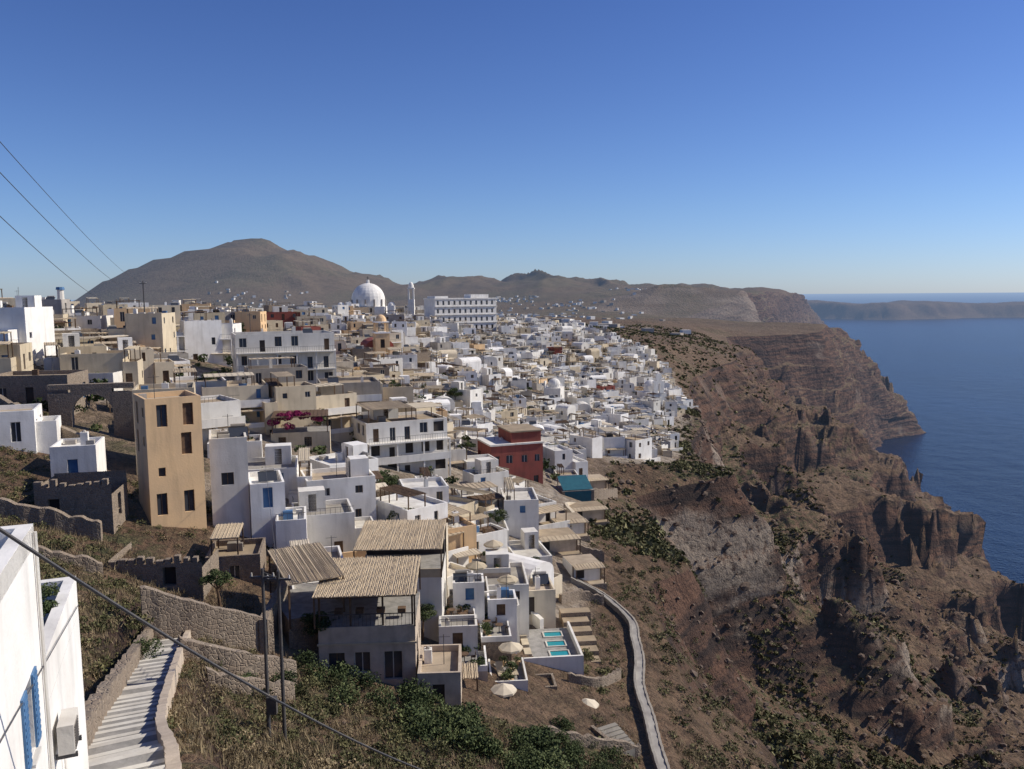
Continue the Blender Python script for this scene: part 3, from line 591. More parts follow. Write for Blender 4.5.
m.box(.0,.4,-4.85,-4.8,-9.2,-9.102,'metal');m.box(.0,.4,-4.2,-4.15,-9.2,-9.102,'metal');m.beam((.05,-4.0,-8.8),(.05,-4.0,-11.5),.025,'white');m.obj('air_conditioning_unit')
# ------------------------------------------------------------ stepped lane
def ribbon(pl):
    d=np.gradient(pl[:,:2],axis=0);d/=np.linalg.norm(d,axis=1)[:,None];return np.stack([d[:,1],-d[:,0]],1)
m=MB();nr=ribbon(lane);W=.98
i=0
while i+6<len(lane):
    stp=random.choice([4,5,5,6])
    a=lane[i];b=lane[i+stp];na=nr[i];nb=nr[i+stp];zt=a[2]+U(-.02,.02)
    q=[(a[0]-na[0]*W,a[1]-na[1]*W),(a[0]+na[0]*W,a[1]+na[1]*W),(b[0]+nb[0]*W,b[1]+nb[1]*W),(b[0]-nb[0]*W,b[1]-nb[1]*W)]
    m.poly([(*p,zt) for p in q],'tile')
    m.poly([(*q[3],zt),(*q[2],zt),(*q[2],zt-.7),(*q[3],zt-.7)],'stone')
    e=.20;dx=(b-a)[:2];dx=dx/np.linalg.norm(dx)*e
    m.poly([(q[3][0]-dx[0],q[3][1]-dx[1],zt+.005),(q[2][0]-dx[0],q[2][1]-dx[1],zt+.005),(*q[2],zt+.005),(*q[3],zt+.005)],'roofw')
    # dark edge cobbles just behind the nosing
    m.poly([(q[0][0],q[0][1],zt+.004),(q[1][0],q[1][1],zt+.004),(q[1][0]+dx[0]*.8,q[1][1]+dx[1]*.8,zt+.004),(q[0][0]+dx[0]*.8,q[0][1]+dx[1]*.8,zt+.004)],'grey')
    i+=stp
m.obj('stepped_lane')
def linewall(name,pl,off,th,h,mat,z0=-1.2,cap=None,jit=0,i0=0,i1=None):
    m=MB();nr=ribbon(pl);i1=i1 or len(pl);st=[]
    for i in range(i0,i1,2):
        a=pl[i];n=nr[i];hh=h+(U(-jit,jit) if jit else 0);o=off+U(-.03,.03)
        st.append(((a[0]+n[0]*(o-th/2),a[1]+n[1]*(o-th/2)),(a[0]+n[0]*(o+th/2),a[1]+n[1]*(o+th/2)),a[2]+z0,a[2]+hh))
    for p,q in zip(st[:-1],st[1:]):
        m.poly([(*p[0],p[2]),(*q[0],q[2]),(*q[0],q[3]),(*p[0],p[3])],mat);m.poly([(*p[1],p[2]),(*q[1],q[2]),(*q[1],q[3]),(*p[1],p[3])],mat)
        m.poly([(*p[0],p[3]),(*q[0],q[3]),(*q[1],q[3]),(*p[1],p[3])],cap or mat)
    for p in(st[0],st[-1]):m.poly([(*p[0],p[2]),(*p[1],p[2]),(*p[1],p[3]),(*p[0],p[3])],mat)
    m.obj(name)
linewall('lane_parapet_wall',lane,1.15,.32,.65,'sandw',-2.5,'sandw',.02)
linewall('stone_retaining_wall',lane,-1.2,.5,1.2,'stone',-1.5,jit=.15,i0=40)
low=dens([(-6.5,20,ZC-15.3),(-10,27,ZC-17.2),(-13.5,34,ZC-20),(-15.8,39,ZC-21.8)])
linewall('low_stone_wall',low,0,.4,.7,'stone',-2,jit=.08)
def pwall(name,pts,th,h,mat,jit=0,z0=-1.5):
    pl=dens([(x,y,gz(x,y)) for x,y in pts]);linewall(name,pl,0,th,h,mat,z0,jit=jit)
pwall('stone_retaining_wall',[(-24.5,52),(-21,54),(-17.5,57)],.6,2.6,'stone',.1)
pwall('stone_retaining_wall',[(-20,47),(-17,49),(-14.5,52)],.6,1.6,'stone',.1)
pwall('stone_retaining_wall',[(-19,66),(-18.6,60),(-17.8,56)],.6,2.6,'stone',.1)
pwall('dry_stone_wall',[(-17.5,44.5),(-15.5,46),(-13.8,48.5)],.5,1.0,'stone',.15)
pwall('dry_stone_wall',[(-50,62),(-42,64),(-34,66)],.6,1.6,'stone',.2)
pwall('dry_stone_wall',[(-44,50),(-38,56),(-31,60)],.6,1.0,'stone',.2)
pwall('dry_stone_wall',[(-60,92),(-52,88),(-44,86)],.6,2.2,'stone',.3)
pwall('white_garden_wall',[(-4,92),(-5.5,98),(-6,105),(-4,112),(-5,120)],.5,1.6,'white')
pwall('white_garden_wall',[(-4,92),(-1,88),(1.5,86),(3,84)],.5,1.4,'white')
pwall('white_garden_wall',[(8,118),(10,126),(9,134),(14,140)],.5,1.5,'cream')
pwall('dry_stone_wall',[(2,108),(7,112),(13,113)],.5,1.5,'stone',.2)
pwall('dry_stone_wall',[(10,150),(17,158),(22,170)],.5,1.8,'stone',.2)
pwall('dry_stone_wall',[(5.5,93),(8,96),(11,97)],.4,1.0,'stone',.2)
pwall('dry_stone_wall',[(5,73),(8,74),(10.5,78)],.4,.9,'stone',.2)
pwall('dry_stone_wall',[(2.5,58),(6,60),(10,62)],.4,.9,'stone',.2)
m=MB();nr=ribbon(cliffpath)
for i in range(0,len(cliffpath)-2,2):
    a=cliffpath[i];b=cliffpath[i+2];na=nr[i];nb=nr[i+2];W=.34
    m.poly([(a[0]-na[0]*W,a[1]-na[1]*W,a[2]),(a[0]+na[0]*W,a[1]+na[1]*W,a[2]),(b[0]+nb[0]*W,b[1]+nb[1]*W,b[2]),(b[0]-nb[0]*W,b[1]-nb[1]*W,b[2])],'roofg')
m.obj('cliff_footpath')
linewall('cliff_path_wall',cliffpath,.44,.2,.08,'grey',-1.0,jit=.05)
linewall('cliff_path_wall',cliffpath,-.45,.22,.35,'roofg',-1,jit=.06)
m=MB(-37.5,70,gz(-37.5,70),.2)
m.wall((-3,-2.5),(3,-2.5),-3,3.2,[(1,1.9,.8,2.2,'darkopen')],'stone',.5);m.wall((3,-2.5),(3,2.5),-3,2.4,[(1.8,2.8,0,2.0,'darkopen')],'stone',.5);m.wall((3,2.5),(-3,2.5),-3,3.4,[],'stone');m.wall((-3,2.5),(-3,-2.5),-3,3.2,[],'stone')
for i in range(9):m.box(-3+i*.66,-3+i*.66+U(.3,.62),-2.5,-2.0,3.2,3.2+U(.1,.7),'stone')
m.poly([(-2.9,-2,.5),(2.9,-2,.5),(2.9,2.4,.5),(-2.9,2.4,.5)],'rooft');m.obj('stone_ruin')
m=MB(-27.6,64,gz(-27.6,64),.1);m.wall((-4,-2),(3,-2),-3,1.8,[(4,5,0,1.5,'darkopen')],'stone',.5);m.wall((3,-2),(3,3),-3,1.4,[],'stone');m.wall((-4,3),(-4,-2),-3,2.2,[],'stone')
for i in range(10):m.box(-4+i*.7,-4+i*.7+U(.3,.66),-2,-1.5,1.8,1.8+U(.1,.6),'stone')
m.obj('stone_ruin')
m=MB(-49,95,gz(-49,95),.25);n=10
for sx0 in(-4.6,2.2):m.box(sx0,sx0+2.4,-.5,.5,-3,4.6,'stone')
P_=[(2.2*math.cos(math.pi*i/n),2.2+2.2*math.sin(math.pi*i/n)) for i in range(n+1)]
for i in range(n):
    a,b=P_[i],P_[i+1]
    for yy_ in(-.495,.495):m.poly([(a[0],yy_,a[1]),(b[0],yy_,b[1]),(b[0],yy_,5),(a[0],yy_,5)],'stone')
    m.poly([(a[0],-.495,a[1]),(b[0],-.495,b[1]),(b[0],.495,b[1]),(a[0],.495,a[1])],'stone')
m.box(-4.6,4.6,-.5,.5,5,5.6,'stone');m.obj('ruined_stone_arch')
house('stone_farmhouse',-58,100,9,7,3.5,.15,1,'stone',rm='rooft');house('whitewashed_house',-52.5,84,6,6,3.2,.4,1,'white',rm='rooft',annex=True);house('cream_house',-60,118,8,7,5,.3,2,'cream',rm='rooft',annex=True)
house('whitewashed_house',-68,108,7,6,3.4,.3,1,'cream',rm='rooft',annex=True)
house('white_wall_house',-43,80,4,5,3.4,.3,1,'white',z=gz(-43,80))
# ------------------------------------------------------------ pergola building group
m=MB(-11.2,62,ZC,.06)
m.wall((-3.6,-3),(3.6,-3),-32,-24.6,[(.7,1.9,-28.2,-26.6,'glass'),(2.6,3.8,-28.2,-26.6,'glass'),(4.8,6.2,-28.8,-26.6,'glass')],'sandw',.25)
m.wall((3.6,-3),(3.6,4),-32,-24.6,[(1.5,3,-28,-26.4,'glass'),(4.4,5.6,-28,-26.4,'glass')],'sandw');m.wall((3.6,4),(-3.6,4),-32,-24.6,[],'sandw');m.wall((-3.6,4),(-3.6,-3),-32,-24.6,[],'sandw')
m.box(-3.7,3.7,-3.1,-3.003,-26.0,-25.85,'cream')
m.poly([(-3.6,-3,-24.6),(3.6,-3,-24.6),(3.6,4,-24.6),(-3.6,4,-24.6)],'tile')
for k in range(25):
    xx=-3.5+k*.29;m.box(xx-.012,xx+.012,-2.95,-2.92,-24.6,-23.7,'metal')
m.box(-3.55,3.55,-2.96,-2.9,-23.7,-23.64,'metal')
for a in(-3.5,-1.2,1.2,3.4):m.box(a-.07,a+.07,-2.9,-2.76,-24.6,-22.2,'wood')
m.canopy(-3.9,3.7,-3.3,4.6,-22.1,'straw',.35,60,2.5)
for k in range(5):m.beam((-3.9,-3.1+k*1.8,-22.1+k*.08-.16),(3.7,-3.1+k*1.8,-22.1+k*.08-.16),.06,'wood')
m.box(-3.5,3.4,3.6,3.9,-24.597,-22.2,'wood')
for k in range(4):
    m.box(-2.6+k*1.6,-2.0+k*1.6,-1.6,-1.0,-24.2,-23.85,'wood');m.box(-2.35+k*1.6,-2.25+k*1.6,-1.35,-1.25,-24.6,-24.2,'metal')
m.obj('pergola_restaurant')
m=MB(-16.8,63.5,ZC,.5);m.canopy(-2,2.4,-3.2,3.6,-21.6,'straw',.8,36,3.5);m.box(-2,2.4,-3,3.4,-31,-24.4,'stone','tile');m.obj('reed_pergola')
m=MB(-10.5,75,ZC,.03)
m.wall((-3.9,-3.5),(3.9,-3.5),-34,-25.3,[(1,2,-29,-27.4,'glass'),(4,5,-29,-27.4,'glass')],'white');m.wall((3.9,-3.5),(3.9,4),-34,-25.3,[(1.5,2.5,-29,-27.4,'glass'),(4.6,5.6,-30,-27.6,'blue')],'white');m.box(-3.9,3.68,-3.28,4,-34,-25.3,'white','tile')
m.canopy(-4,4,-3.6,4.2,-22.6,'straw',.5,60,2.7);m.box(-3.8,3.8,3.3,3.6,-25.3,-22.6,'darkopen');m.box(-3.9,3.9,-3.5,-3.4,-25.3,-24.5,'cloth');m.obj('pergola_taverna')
house('beige_annex',-5.7,60.5,3.2,5,3.0,.05,1,'sandw',rm='rooft',z=ZC-30.8,dn=1,wc='glass',rich=False)
house('whitewashed_house',-18,72,5,6,4,.3,1,'white',rm='rooft',z=ZC-27.5,annex=True)
house('whitewashed_house',-24.5,70.5,4.5,5,3.0,.2,1,'stone',rm='rooft',z=ZC-25)
house('whitewashed_house',-20,84,6,6,5,.3,2,'white',rm='roofg',z=ZC-27,annex=True);K(-20,83,5)
house('whitewashed_house',-11,84.5,8,6,4.2,.05,1,'cream',rm='rooft',z=ZC-29);K(-11,84,5)
# ------------------------------------------------------------ terraces with pools
def parasol(x,y,z,m_='cloth',r=1.1):
    m=MB(x,y,z);m.beam((0,0,0),(0,0,2.5),.035,'wood');n=8
    for i in range(n):
        a=2*math.pi*i/n;b=2*math.pi*(i+1)/n
        m.poly([(r*math.cos(a),r*math.sin(a),2.15),(r*math.cos(b),r*math.sin(b),2.15),(0,0,2.65)],m_);m.poly([(r*math.cos(a),r*math.sin(a),1.98),(r*math.cos(b),r*math.sin(b),1.98),(r*math.cos(b),r*math.sin(b),2.15),(r*math.cos(a),r*math.sin(a),2.15)],m_)
    m.cyl(0,0,0,.12,.3,.25,8,'grey');m.obj('parasol')
def lounger(x,y,z,rot):
    m=MB(x,y,z,rot);m.box(-.33,.33,-.9,.35,.28,.36,'cloth');m.poly([(-.33,.35,.36),(.33,.35,.36),(.33,.95,.8),(-.33,.95,.8)],'cloth');m.poly([(-.33,.35,.28),(.33,.35,.28),(.33,.95,.72),(-.33,.95,.72)],'cloth')
    for a in(-.28,.28):
        for b in(-.8,.3):m.box(a-.03,a+.03,b-.03,b+.03,0,.28,'wood')
    m.obj('sun_lounger')
def table(x,y,z):
    m=MB(x,y,z,U(0,1));m.cyl(0,0,.7,.75,.4,.4,10,'wood');m.cyl(0,0,0,.7,.04,.04,6,'metal')
    for a in(0,math.pi):
        m.box(.75*math.cos(a)-.2,.75*math.cos(a)+.2,-.2,.2,.42,.46,'wood');m.box(.95*math.cos(a)-.02,.95*math.cos(a)+.02,-.2,.2,.46,.9,'wood')
        for q in(-.17,.17):m.box(.75*math.cos(a)-.17,.75*math.cos(a)-.13,q-.02,q+.02,0,.42,'metal');m.box(.75*math.cos(a)+.13,.75*math.cos(a)+.17,q-.02,q+.02,0,.42,'metal')
    m.obj('cafe_table_with_chairs')
pots=[]
def terrace(x0,x1,y0,y1,drop,fl='tile',rot=.08,sides='fr',wm='white'):
    cx,cy_=(x0+x1)/2,(y0+y1)/2;a,b=(x1-x0)/2,(y1-y0)/2;m=MB(cx,cy_,ZC-drop,rot)
    m.box(-a,a,-b,b,-5,0,wm,fl)
    if 'f' in sides:m.box(-a,a,-b,-b+.16,.002,.5,'white')
    if 'r' in sides:m.box(a-.16,a,-b+.16,b,.002,.5,'white')
    if 'l' in sides:m.box(-a,-a+.16,-b+.16,b,.002,.5,'white')
    for k in range(8):m.box(-a-.9,-a-.003,-b+k*.4,-b+k*.4+.4,-4,-2.6+k*.33,'roofg')
    m.obj('hotel_terrace')
    for k in range(int(a*3.8)):
        px,py=U(-a+.4,a-.4),random.choice([-b+.45,b-.45,U(-b+.4,b-.4)]);c,s=math.cos(rot),math.sin(rot)
        pots.append((cx+px*c-py*s,cy_+px*s+py*c,ZC-drop))
    return cx,cy_
TS=[(-6.8,-3.2,58.5,61.6,34.4),(-2.6,.4,58,61.2,35.6),(-6.8,-3.2,62,65.2,33.2),(-3,.6,61.5,66,34.6),(1.2,4.2,62,67,37.6),(-7,-2.4,66,70,31.6),(-2.2,1.0,67,71.5,33.4),(-6.6,-3.6,71.5,76,30.3),(-3.2,-.4,72.5,77,31.8),(-5.6,-2.6,78,82.5,29.6),(-2.2,.4,79,83.5,31.4),(-4.5,-.5,85,90,29.6),(4.6,7.6,66,70.5,38.3)]
for a in TS:terrace(*a,fl=random.choice(['tile','tile','roofg','rooft']),sides=random.choice(['fr','fr','frl','f']),wm=random.choice(['white','white','stone','sandw']))
for a in TS:
    cx,cy_=(a[0]+a[1])/2,(a[2]+a[3])/2;z=ZC-a[4];r=R()
    if r<.6:table(cx+.4,cy_,z+.003);table(cx-.8,cy_+1.0,z+.003)
    else:lounger(cx-.6,cy_,z+.003,.2);lounger(cx+.5,cy_+.1,z+.003,.2)
    if R()<.4:parasol(cx+.3,cy_+.9,z+.003)
house('terrace_suite',-5,70.5,3.4,2.6,2.7,.08,1,'white',z=ZC-31.6,wc='blue',dn=1,rich=False,rm='roofg')
house('terrace_suite',-4.4,77,3,2.6,2.7,.08,1,'white','flat','roofg',z=ZC-30,wc='blue',dn=1,rich=False)
house('terrace_suite',-1.2,77.6,2.8,2.6,2.6,.08,1,'white','flat','rooft',z=ZC-31.8,wc='wood',dn=1,rich=False)
house('terrace_suite',1.8,87,5,4,2.8,.12,1,'cream','flat','rooft',z=ZC-34.4,wc='darkopen',dn=1,rich=False)
house('terrace_suite',2.6,71.0,2.2,2.6,2.0,.1,1,'stone','flat','rooft',z=ZC-36.8,dn=.8,rich=False)
m=MB(-4.5,64.5,ZC-33.2,.08)
m.canopy(-1.6,1.5,-1.2,1.2,2.4,'straw',.1,16,2.4);m.obj('reed_pergola')
m=MB(3.4,79.5,ZC-35.3,.1);m.box(-2.9,2.9,-4.2,4.2,-5,0,'white','tile')
for a,b,c,d in((-2.9,2.9,-4.2,-3.98),(2.68,2.9,-3.98,4.2)):m.box(a,b,c,d,.002,.7,'white')
for k in range(3):
    yk=-2.6+k*2.3
    m.poly([(.0,yk,.012),(1.8,yk,.012),(1.8,yk+1.1,.012),(.0,yk+1.1,.012)],'pool')
    for a,b,c,d in((-.15,1.95,yk-.15,yk),(-.15,1.95,yk+1.1,yk+1.25),(-.15,0,yk,yk+1.1),(1.8,1.95,yk,yk+1.1)):m.box(a,b,c,d,.002,.1,'roofw')
for k in range(3):m.box(-2.6,-1.9,-2.4+k*2.2,-.9+k*2.2,.003,.3,'cloth')
m.obj('plunge_pool_terrace')
m=MB(7.2,84,gz(7.2,84),.1)
for k in range(6):m.box(-1.4+U(-.3,.3),1.4+U(-.2,.3),-4+k*1.5,-2.6+k*1.5,-3,k*.45-.3,'stone','rooft')
m.obj('garden_terraces')
m=MB(11.5,149,gz(11.5,149),.2);m.box(-3,3,-2.5,2.5,-3,1.6,'stone','tile');m.poly([(-2.6,-2.52,-.5),(2.4,-2.52,-.5),(2.4,-2.56,1.5),(-2.6,-2.56,1.5)],'teal');m.poly([(-2.8,-2.3,1.75),(2.8,-2.3,1.75),(2.8,2.3,3.4),(-2.8,2.3,3.4)],'teal')
for a in(-2.7,2.7):m.box(a-.06,a+.06,2.1,2.2,1.6,3.4,'wood')
m.obj('tarpaulin_shelter')
for (x,y,w) in((5.5,112,6),(8,122,5),(12,135,6),(16,168,6),(9,105,4)):
    m=MB(x,y,gz(x,y),.25);m.box(-w/2,w/2,-2,2,-3,2.0,random.choice(['sandw','white']),'rooft');m.box(-w/2-.2,w/2+.2,-3.6,-2,-3,-.2,'stone','rooft');m.poly([(-w/3,-2.01,.2),(-w/3+1,-2.01,.2),(-w/3+1,-2.01,1.8),(-w/3,-2.01,1.8)],'darkopen');m.canopy(-w/2,w/2,-3.6,-2.05,1.95,'straw',.2,10,2.2);m.obj('cliffside_cottage')
m=MB(8,63,gz(8,63),.5)
for k in range(7):m.box(-1.0,1.0,-2+k*.45,-2+k*.45+.45,-2,.1+.1*k,'roofg')
m.box(-1.3,-1.003,-2.2,1.4,-2,.9,'stone');m.obj('concrete_stairway')
# ------------------------------------------------------------ poles and cables
def pole(x,y,top,zg,r=.11,arms=True):
    m=MB(x,y,0);m.cyl(0,0,zg-.5,top,r,r*.7,10,'metal')
    if arms:
        m.box(-.65,.65,-.05,.05,top-.5,top-.4,'metal')
        for a in(-.55,0,.55):m.cyl(a,0,top-.4,top-.22,.05,.035,6,'roofw')
    m.obj('utility_pole')
pole(-12.65,40,ZC-13.6,gz(-12.65,40));pole(-12.0,40.5,ZC-13.9,gz(-12,40.5))
m=MB(-12.4,40.2,gz(-12.4,40.2));m.box(-.25,.25,-.45,-.2,1.6,2.5,'metal');m.obj('meter_box')
def cable(a,b,sag,r=.02,n=40):
    m=MB();a=np.array(a,float);b=np.array(b,float);prev=a
    for i in range(1,n+1):
        t=i/n;p=a+(b-a)*t;p[2]-=sag*4*t*(1-t);m.beam(prev,p,r,'metal',5);prev=p
    m.obj('overhead_cable')
cable((-8.2,6,ZC+1.6),(-.4,25.5,ZC-16.4),1.0,.026)
cable((-12.6,40,ZC-13.8),(-12.0,62,ZC-21.8),.6,.015);cable((-12.0,40.5,ZC-14),(-24,78,ZC-14.5),.8,.015)
pole(-.4,25.6,ZC-16.1,gz(-.4,25.6),.08,False)
px,py=-66,148
pole(px,py,ZC+3,gz(px,py),.15)
cable((-15.5,24,ZC+5.6),(px,py,ZC+2.6),1.0,.014);cable((-17.5,28,ZC+4.7),(px-.6,py,ZC+1.2),1.4,.016);cable((-17.8,28,ZC+3.4),(px-3,py,ZC-1.0),1.6,.016)
for i in range(14):
    x=U(-120,20);y=U(160,400);pole(x,y,gz(x,y)+9,gz(x,y),.1)
# ------------------------------------------------------------ distant village specks
Vd=[];Fd=[];Md=[]
cl=[(-500,2300,150,50),(-250,2600,160,60),(-420,1900,150,60),(-100,1500,170,60),(-350,1300,200,80),(50,2100,120,45),(200,2500,100,40),(-150,900,160,90),(-300,700,150,90),(50,750,50,30),(-50,3000,80,60),(-900,3000,120,40),(500,3300,60,20)]
gy=TYg[:,0]
Pg=P.reshape(TYg.shape[0],TYg.shape[1],3)
def surf(x,y):
    j=int(np.clip(np.searchsorted(gy,y),1,len(gy)-1));row=Pg[j];return float(np.interp(x,row[:,0],row[:,2]))
for cx,cy_,s,n in cl:
    for k in range(n):
        x=random.gauss(cx,s);y=max(610,random.gauss(cy_,s*.9))
        if x>cols(y)[0][8]:continue
        z=surf(x,y);w=U(5,12);d=U(5,12);h=U(2.5,4.5);b=len(Vd);ro=U(0,1.5);cr,sr=math.cos(ro),math.sin(ro)
        for zz in(z-4,z+h):
            for a,c in((-w,-d),(w,-d),(w,d),(-w,d)):Vd.append((x+(a*cr-c*sr)/2,y+(a*sr+c*cr)/2,zz))
        Fd+=[(b,b+1,b+5,b+4),(b+1,b+2,b+6,b+5),(b+2,b+3,b+7,b+6),(b+3,b,b+4,b+7),(b+4,b+5,b+6,b+7)];Md+=[0 if R()<.6 else 1]*5
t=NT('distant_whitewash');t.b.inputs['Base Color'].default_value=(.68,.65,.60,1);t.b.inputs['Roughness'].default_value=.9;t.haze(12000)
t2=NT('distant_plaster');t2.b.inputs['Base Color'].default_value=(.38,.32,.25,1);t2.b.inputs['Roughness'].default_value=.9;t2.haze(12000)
bulk('distant_village',Vd,Fd,[t.m,t2.m],False,Md)
# ------------------------------------------------------------ vegetation
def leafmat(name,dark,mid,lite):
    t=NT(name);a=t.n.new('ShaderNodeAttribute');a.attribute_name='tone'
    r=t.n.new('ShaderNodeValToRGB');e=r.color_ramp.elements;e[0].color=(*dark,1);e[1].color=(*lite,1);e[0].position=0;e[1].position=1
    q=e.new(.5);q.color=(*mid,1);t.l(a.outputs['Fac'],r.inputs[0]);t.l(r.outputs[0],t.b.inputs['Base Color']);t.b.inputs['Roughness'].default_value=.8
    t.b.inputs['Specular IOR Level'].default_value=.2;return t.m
LM=leafmat('scrub_leaves',(.038,.041,.016),(.095,.096,.040),(.20,.18,.085))
LG=leafmat('evergreen_leaves',(.022,.033,.012),(.055,.076,.028),(.13,.15,.06))
LD=leafmat('dry_scrub_leaves',(.075,.055,.03),(.165,.125,.07),(.32,.25,.145))
LB=leafmat('bougainvillea_petals',(.10,.01,.04),(.28,.02,.10),(.40,.05,.18))
def foliage(name,C,Rd,nl,ls,mat,flat=.75,lumps=5):
    C=np.asarray(C,float);Rd=np.asarray(Rd,float);nb=len(C)
    base=rng.normal(size=(nb,lumps,3));base/=np.linalg.norm(base,axis=2)[:,:,None];base[:,:,2]=np.abs(base[:,:,2])*.8;base*=.5
    lr=rng.uniform(.35,.62,(nb,lumps))
    k=rng.integers(0,lumps,(nb,nl));d=rng.normal(size=(nb,nl,3));d/=np.linalg.norm(d,axis=2)[:,:,None]
    rr=rng.uniform(.55,1.0,(nb,nl))**.5
    cc=np.take_along_axis(base,k[:,:,None].repeat(3,2),1)+d*(np.take_along_axis(lr,k,1)*rr)[:,:,None]
    cc[:,:,2]*=flat
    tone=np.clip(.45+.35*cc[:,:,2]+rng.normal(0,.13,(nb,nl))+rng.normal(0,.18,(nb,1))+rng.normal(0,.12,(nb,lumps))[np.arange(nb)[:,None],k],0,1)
    pos=C[:,None,:]+cc*Rd[:,None,None]
    a=rng.normal(size=(nb,nl,3));a/=np.linalg.norm(a,axis=2)[:,:,None];b=np.cross(a,rng.normal(size=(nb,nl,3)));b/=np.linalg.norm(b,axis=2)[:,:,None]
    s=(ls*rng.uniform(.6,1.4,(nb,nl)))[:,:,None]*Rd[:,None,None]
    V=np.stack([pos-a*s*.5-b*s*.4,pos+a*s*.5-b*s*.4,pos+b*s*.7],2).reshape(-1,3)
    F=np.arange(len(V)).reshape(-1,3)
    o=bulk(name,V,F,[mat]);at=o.data.attributes.new('tone','FLOAT','POINT');at.data.foreach_set('value',np.repeat(tone.reshape(-1),3).astype(np.float32));return o
Xg=Pg[:,:,0];Yg=Pg[:,:,1]
area=np.abs(np.gradient(Xg,axis=1))*np.abs(np.gradient(Yg,axis=0))
vis=(Xg<.72*Yg+12)&(Xg>-.72*Yg-12)&(Yg>12)
patch=sst(-.15,.35,fbm(Xg/22,Yg/22,0*Xg,4));cliffpen=1-sst(1.0,1.9,Tsl)*.85
edge=1-.8*sst(15,90,Xg-TE)
side=(((Xg>TE-4)|(Xg>np.interp(Yg,[84,130,160,190,200,250],[8,12,18,23,40,53])))|(Yg<82)|((Xg<-41-.35*(Yg-60))&(Yg<125)))&(Pg[:,:,2]>8)
lanedist=np.full(Xg.shape,99.0)
sel=(Yg<112)&(np.abs(Xg)<40)
for pl in(lane,cliffpath):
    for s_ in pl[::3]:
        dd=np.hypot(Xg[sel]-s_[0],Yg[sel]-s_[1]);lanedist[sel]=np.minimum(lanedist[sel],dd)
built=((Xg>-18)&(Xg<6.6)&(Yg>57)&(Yg<93))|((Xg>-21)&(Xg<-13)&(Yg>58)&(Yg<76))|((Xg<-5)&(Yg<23))
ok=vis&side&(lanedist>1.6)&~built
def pick(w,n):
    w=(w*ok).ravel();w=w/w.sum();i=rng.choice(w.size,n,p=w);q=P[i].copy();q[:,:2]+=rng.normal(0,.2,(n,2));return q
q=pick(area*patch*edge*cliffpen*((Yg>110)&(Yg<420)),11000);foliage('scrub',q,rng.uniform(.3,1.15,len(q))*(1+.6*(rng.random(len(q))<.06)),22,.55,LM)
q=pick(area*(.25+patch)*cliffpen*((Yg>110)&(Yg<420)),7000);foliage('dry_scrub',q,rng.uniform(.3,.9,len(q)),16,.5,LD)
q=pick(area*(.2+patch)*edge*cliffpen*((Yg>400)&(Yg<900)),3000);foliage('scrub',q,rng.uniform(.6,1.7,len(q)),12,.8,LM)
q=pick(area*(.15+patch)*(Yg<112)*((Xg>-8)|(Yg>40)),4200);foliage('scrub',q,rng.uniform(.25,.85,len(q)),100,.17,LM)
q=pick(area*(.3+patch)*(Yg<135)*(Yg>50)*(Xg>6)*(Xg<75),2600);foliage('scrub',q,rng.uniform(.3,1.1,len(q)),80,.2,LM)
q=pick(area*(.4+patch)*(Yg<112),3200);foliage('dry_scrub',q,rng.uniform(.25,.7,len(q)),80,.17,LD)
q=[];r_=[]
for k in range(50):
    x=U(-7.5,4);y=U(46,56);q.append((x,y,gz(x,y)+.3));r_.append(U(.6,1.9))
for k in range(16):
    x=U(3,9.5);y=U(54,62);q.append((x,y,gz(x,y)+.2));r_.append(U(.4,1.1))
for (x,y,r) in((-13.5,54,1.4),(-12.2,55,1.6),(-15,56,1.2),(-10.5,55.5,1.2),(-9,52,1.3),(-16.8,50,1.0),(-14.5,50,1.2),(-11,50.5,1.4),(-21.5,46,1.0),(-16,46.5,.9)):q.append((x,y,gz(x,y)+.4));r_.append(r)
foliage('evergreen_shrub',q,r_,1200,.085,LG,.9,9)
q=[];r_=[]
for k in range(130):
    x=U(-14,0);y=U(28,54)
    q.append((x,y,gz(x,y)+.1));r_.append(U(.4,1.2))
foliage('scrub',q[:95],r_[:95],600,.1,LM,.6,7);foliage('dry_scrub',q[95:],r_[95:],500,.1,LD,.6,7)
q=[];r_=[]
for k in range(120):
    x=U(-42,-24);y=U(32,62)
    q.append((x,y,gz(x,y)+.1));r_.append(U(.4,1.4))
foliage('scrub',q,r_,400,.11,LM,.6,7)
def tree(x,y,z,h,r):
    m=MB(x,y,z);top=(U(-.3,.3),U(-.3,.3),h*.5);m.beam((0,0,-.3),(top[0]*.5,top[1]*.5,h*.28),.13,'wood',7);m.beam((top[0]*.5,top[1]*.5,h*.28),top,.09,'wood',6)
    tips=[]
    for k in range(6):
        a=2*math.pi*k/6+U(-.4,.4);e=(top[0]+r*.6*math.cos(a),top[1]+r*.6*math.sin(a),h*U(.6,.9));m.beam(top,e,.045,'wood',5);tips.append((x+e[0],y+e[1],z+e[2]))
    trk=m.obj('olive_tree');tips.append((x+top[0],y+top[1],z+h*.85))
    fo=foliage('leaf_crown',tips,[r*.55]*len(tips),420,.14,LG,.8,6);fo.parent=trk
for (x,y,h,r) in((-14.8,60.2,3.6,1.5),(-8.2,70.5,3.2,1.2),(-23,62,3.0,1.2),(-13,93,4,1.7),(-30,122,4.5,2),(-8,140,4,1.6),(-55,180,5,2.2),(-2,108,3.6,1.4),(-25,170,5,2),(4,165,4,1.6),(-70,210,5,2.2),(-14,200,5,2),(-16,102,4,1.7),(-38,104,4,1.6),(2,96,3,1.2),(-48,128,4.5,1.9),(10,180,4,1.8),(-60,66,3.5,1.5)):
    tree(x,y,gz(x,y)+.2,h,r)
q=[(a,b,c+.6) for a,b,c in pots];foliage('potted_plant_leaves',q,[U(.3,.8) for _ in q],200,.2,LG)
m=MB()
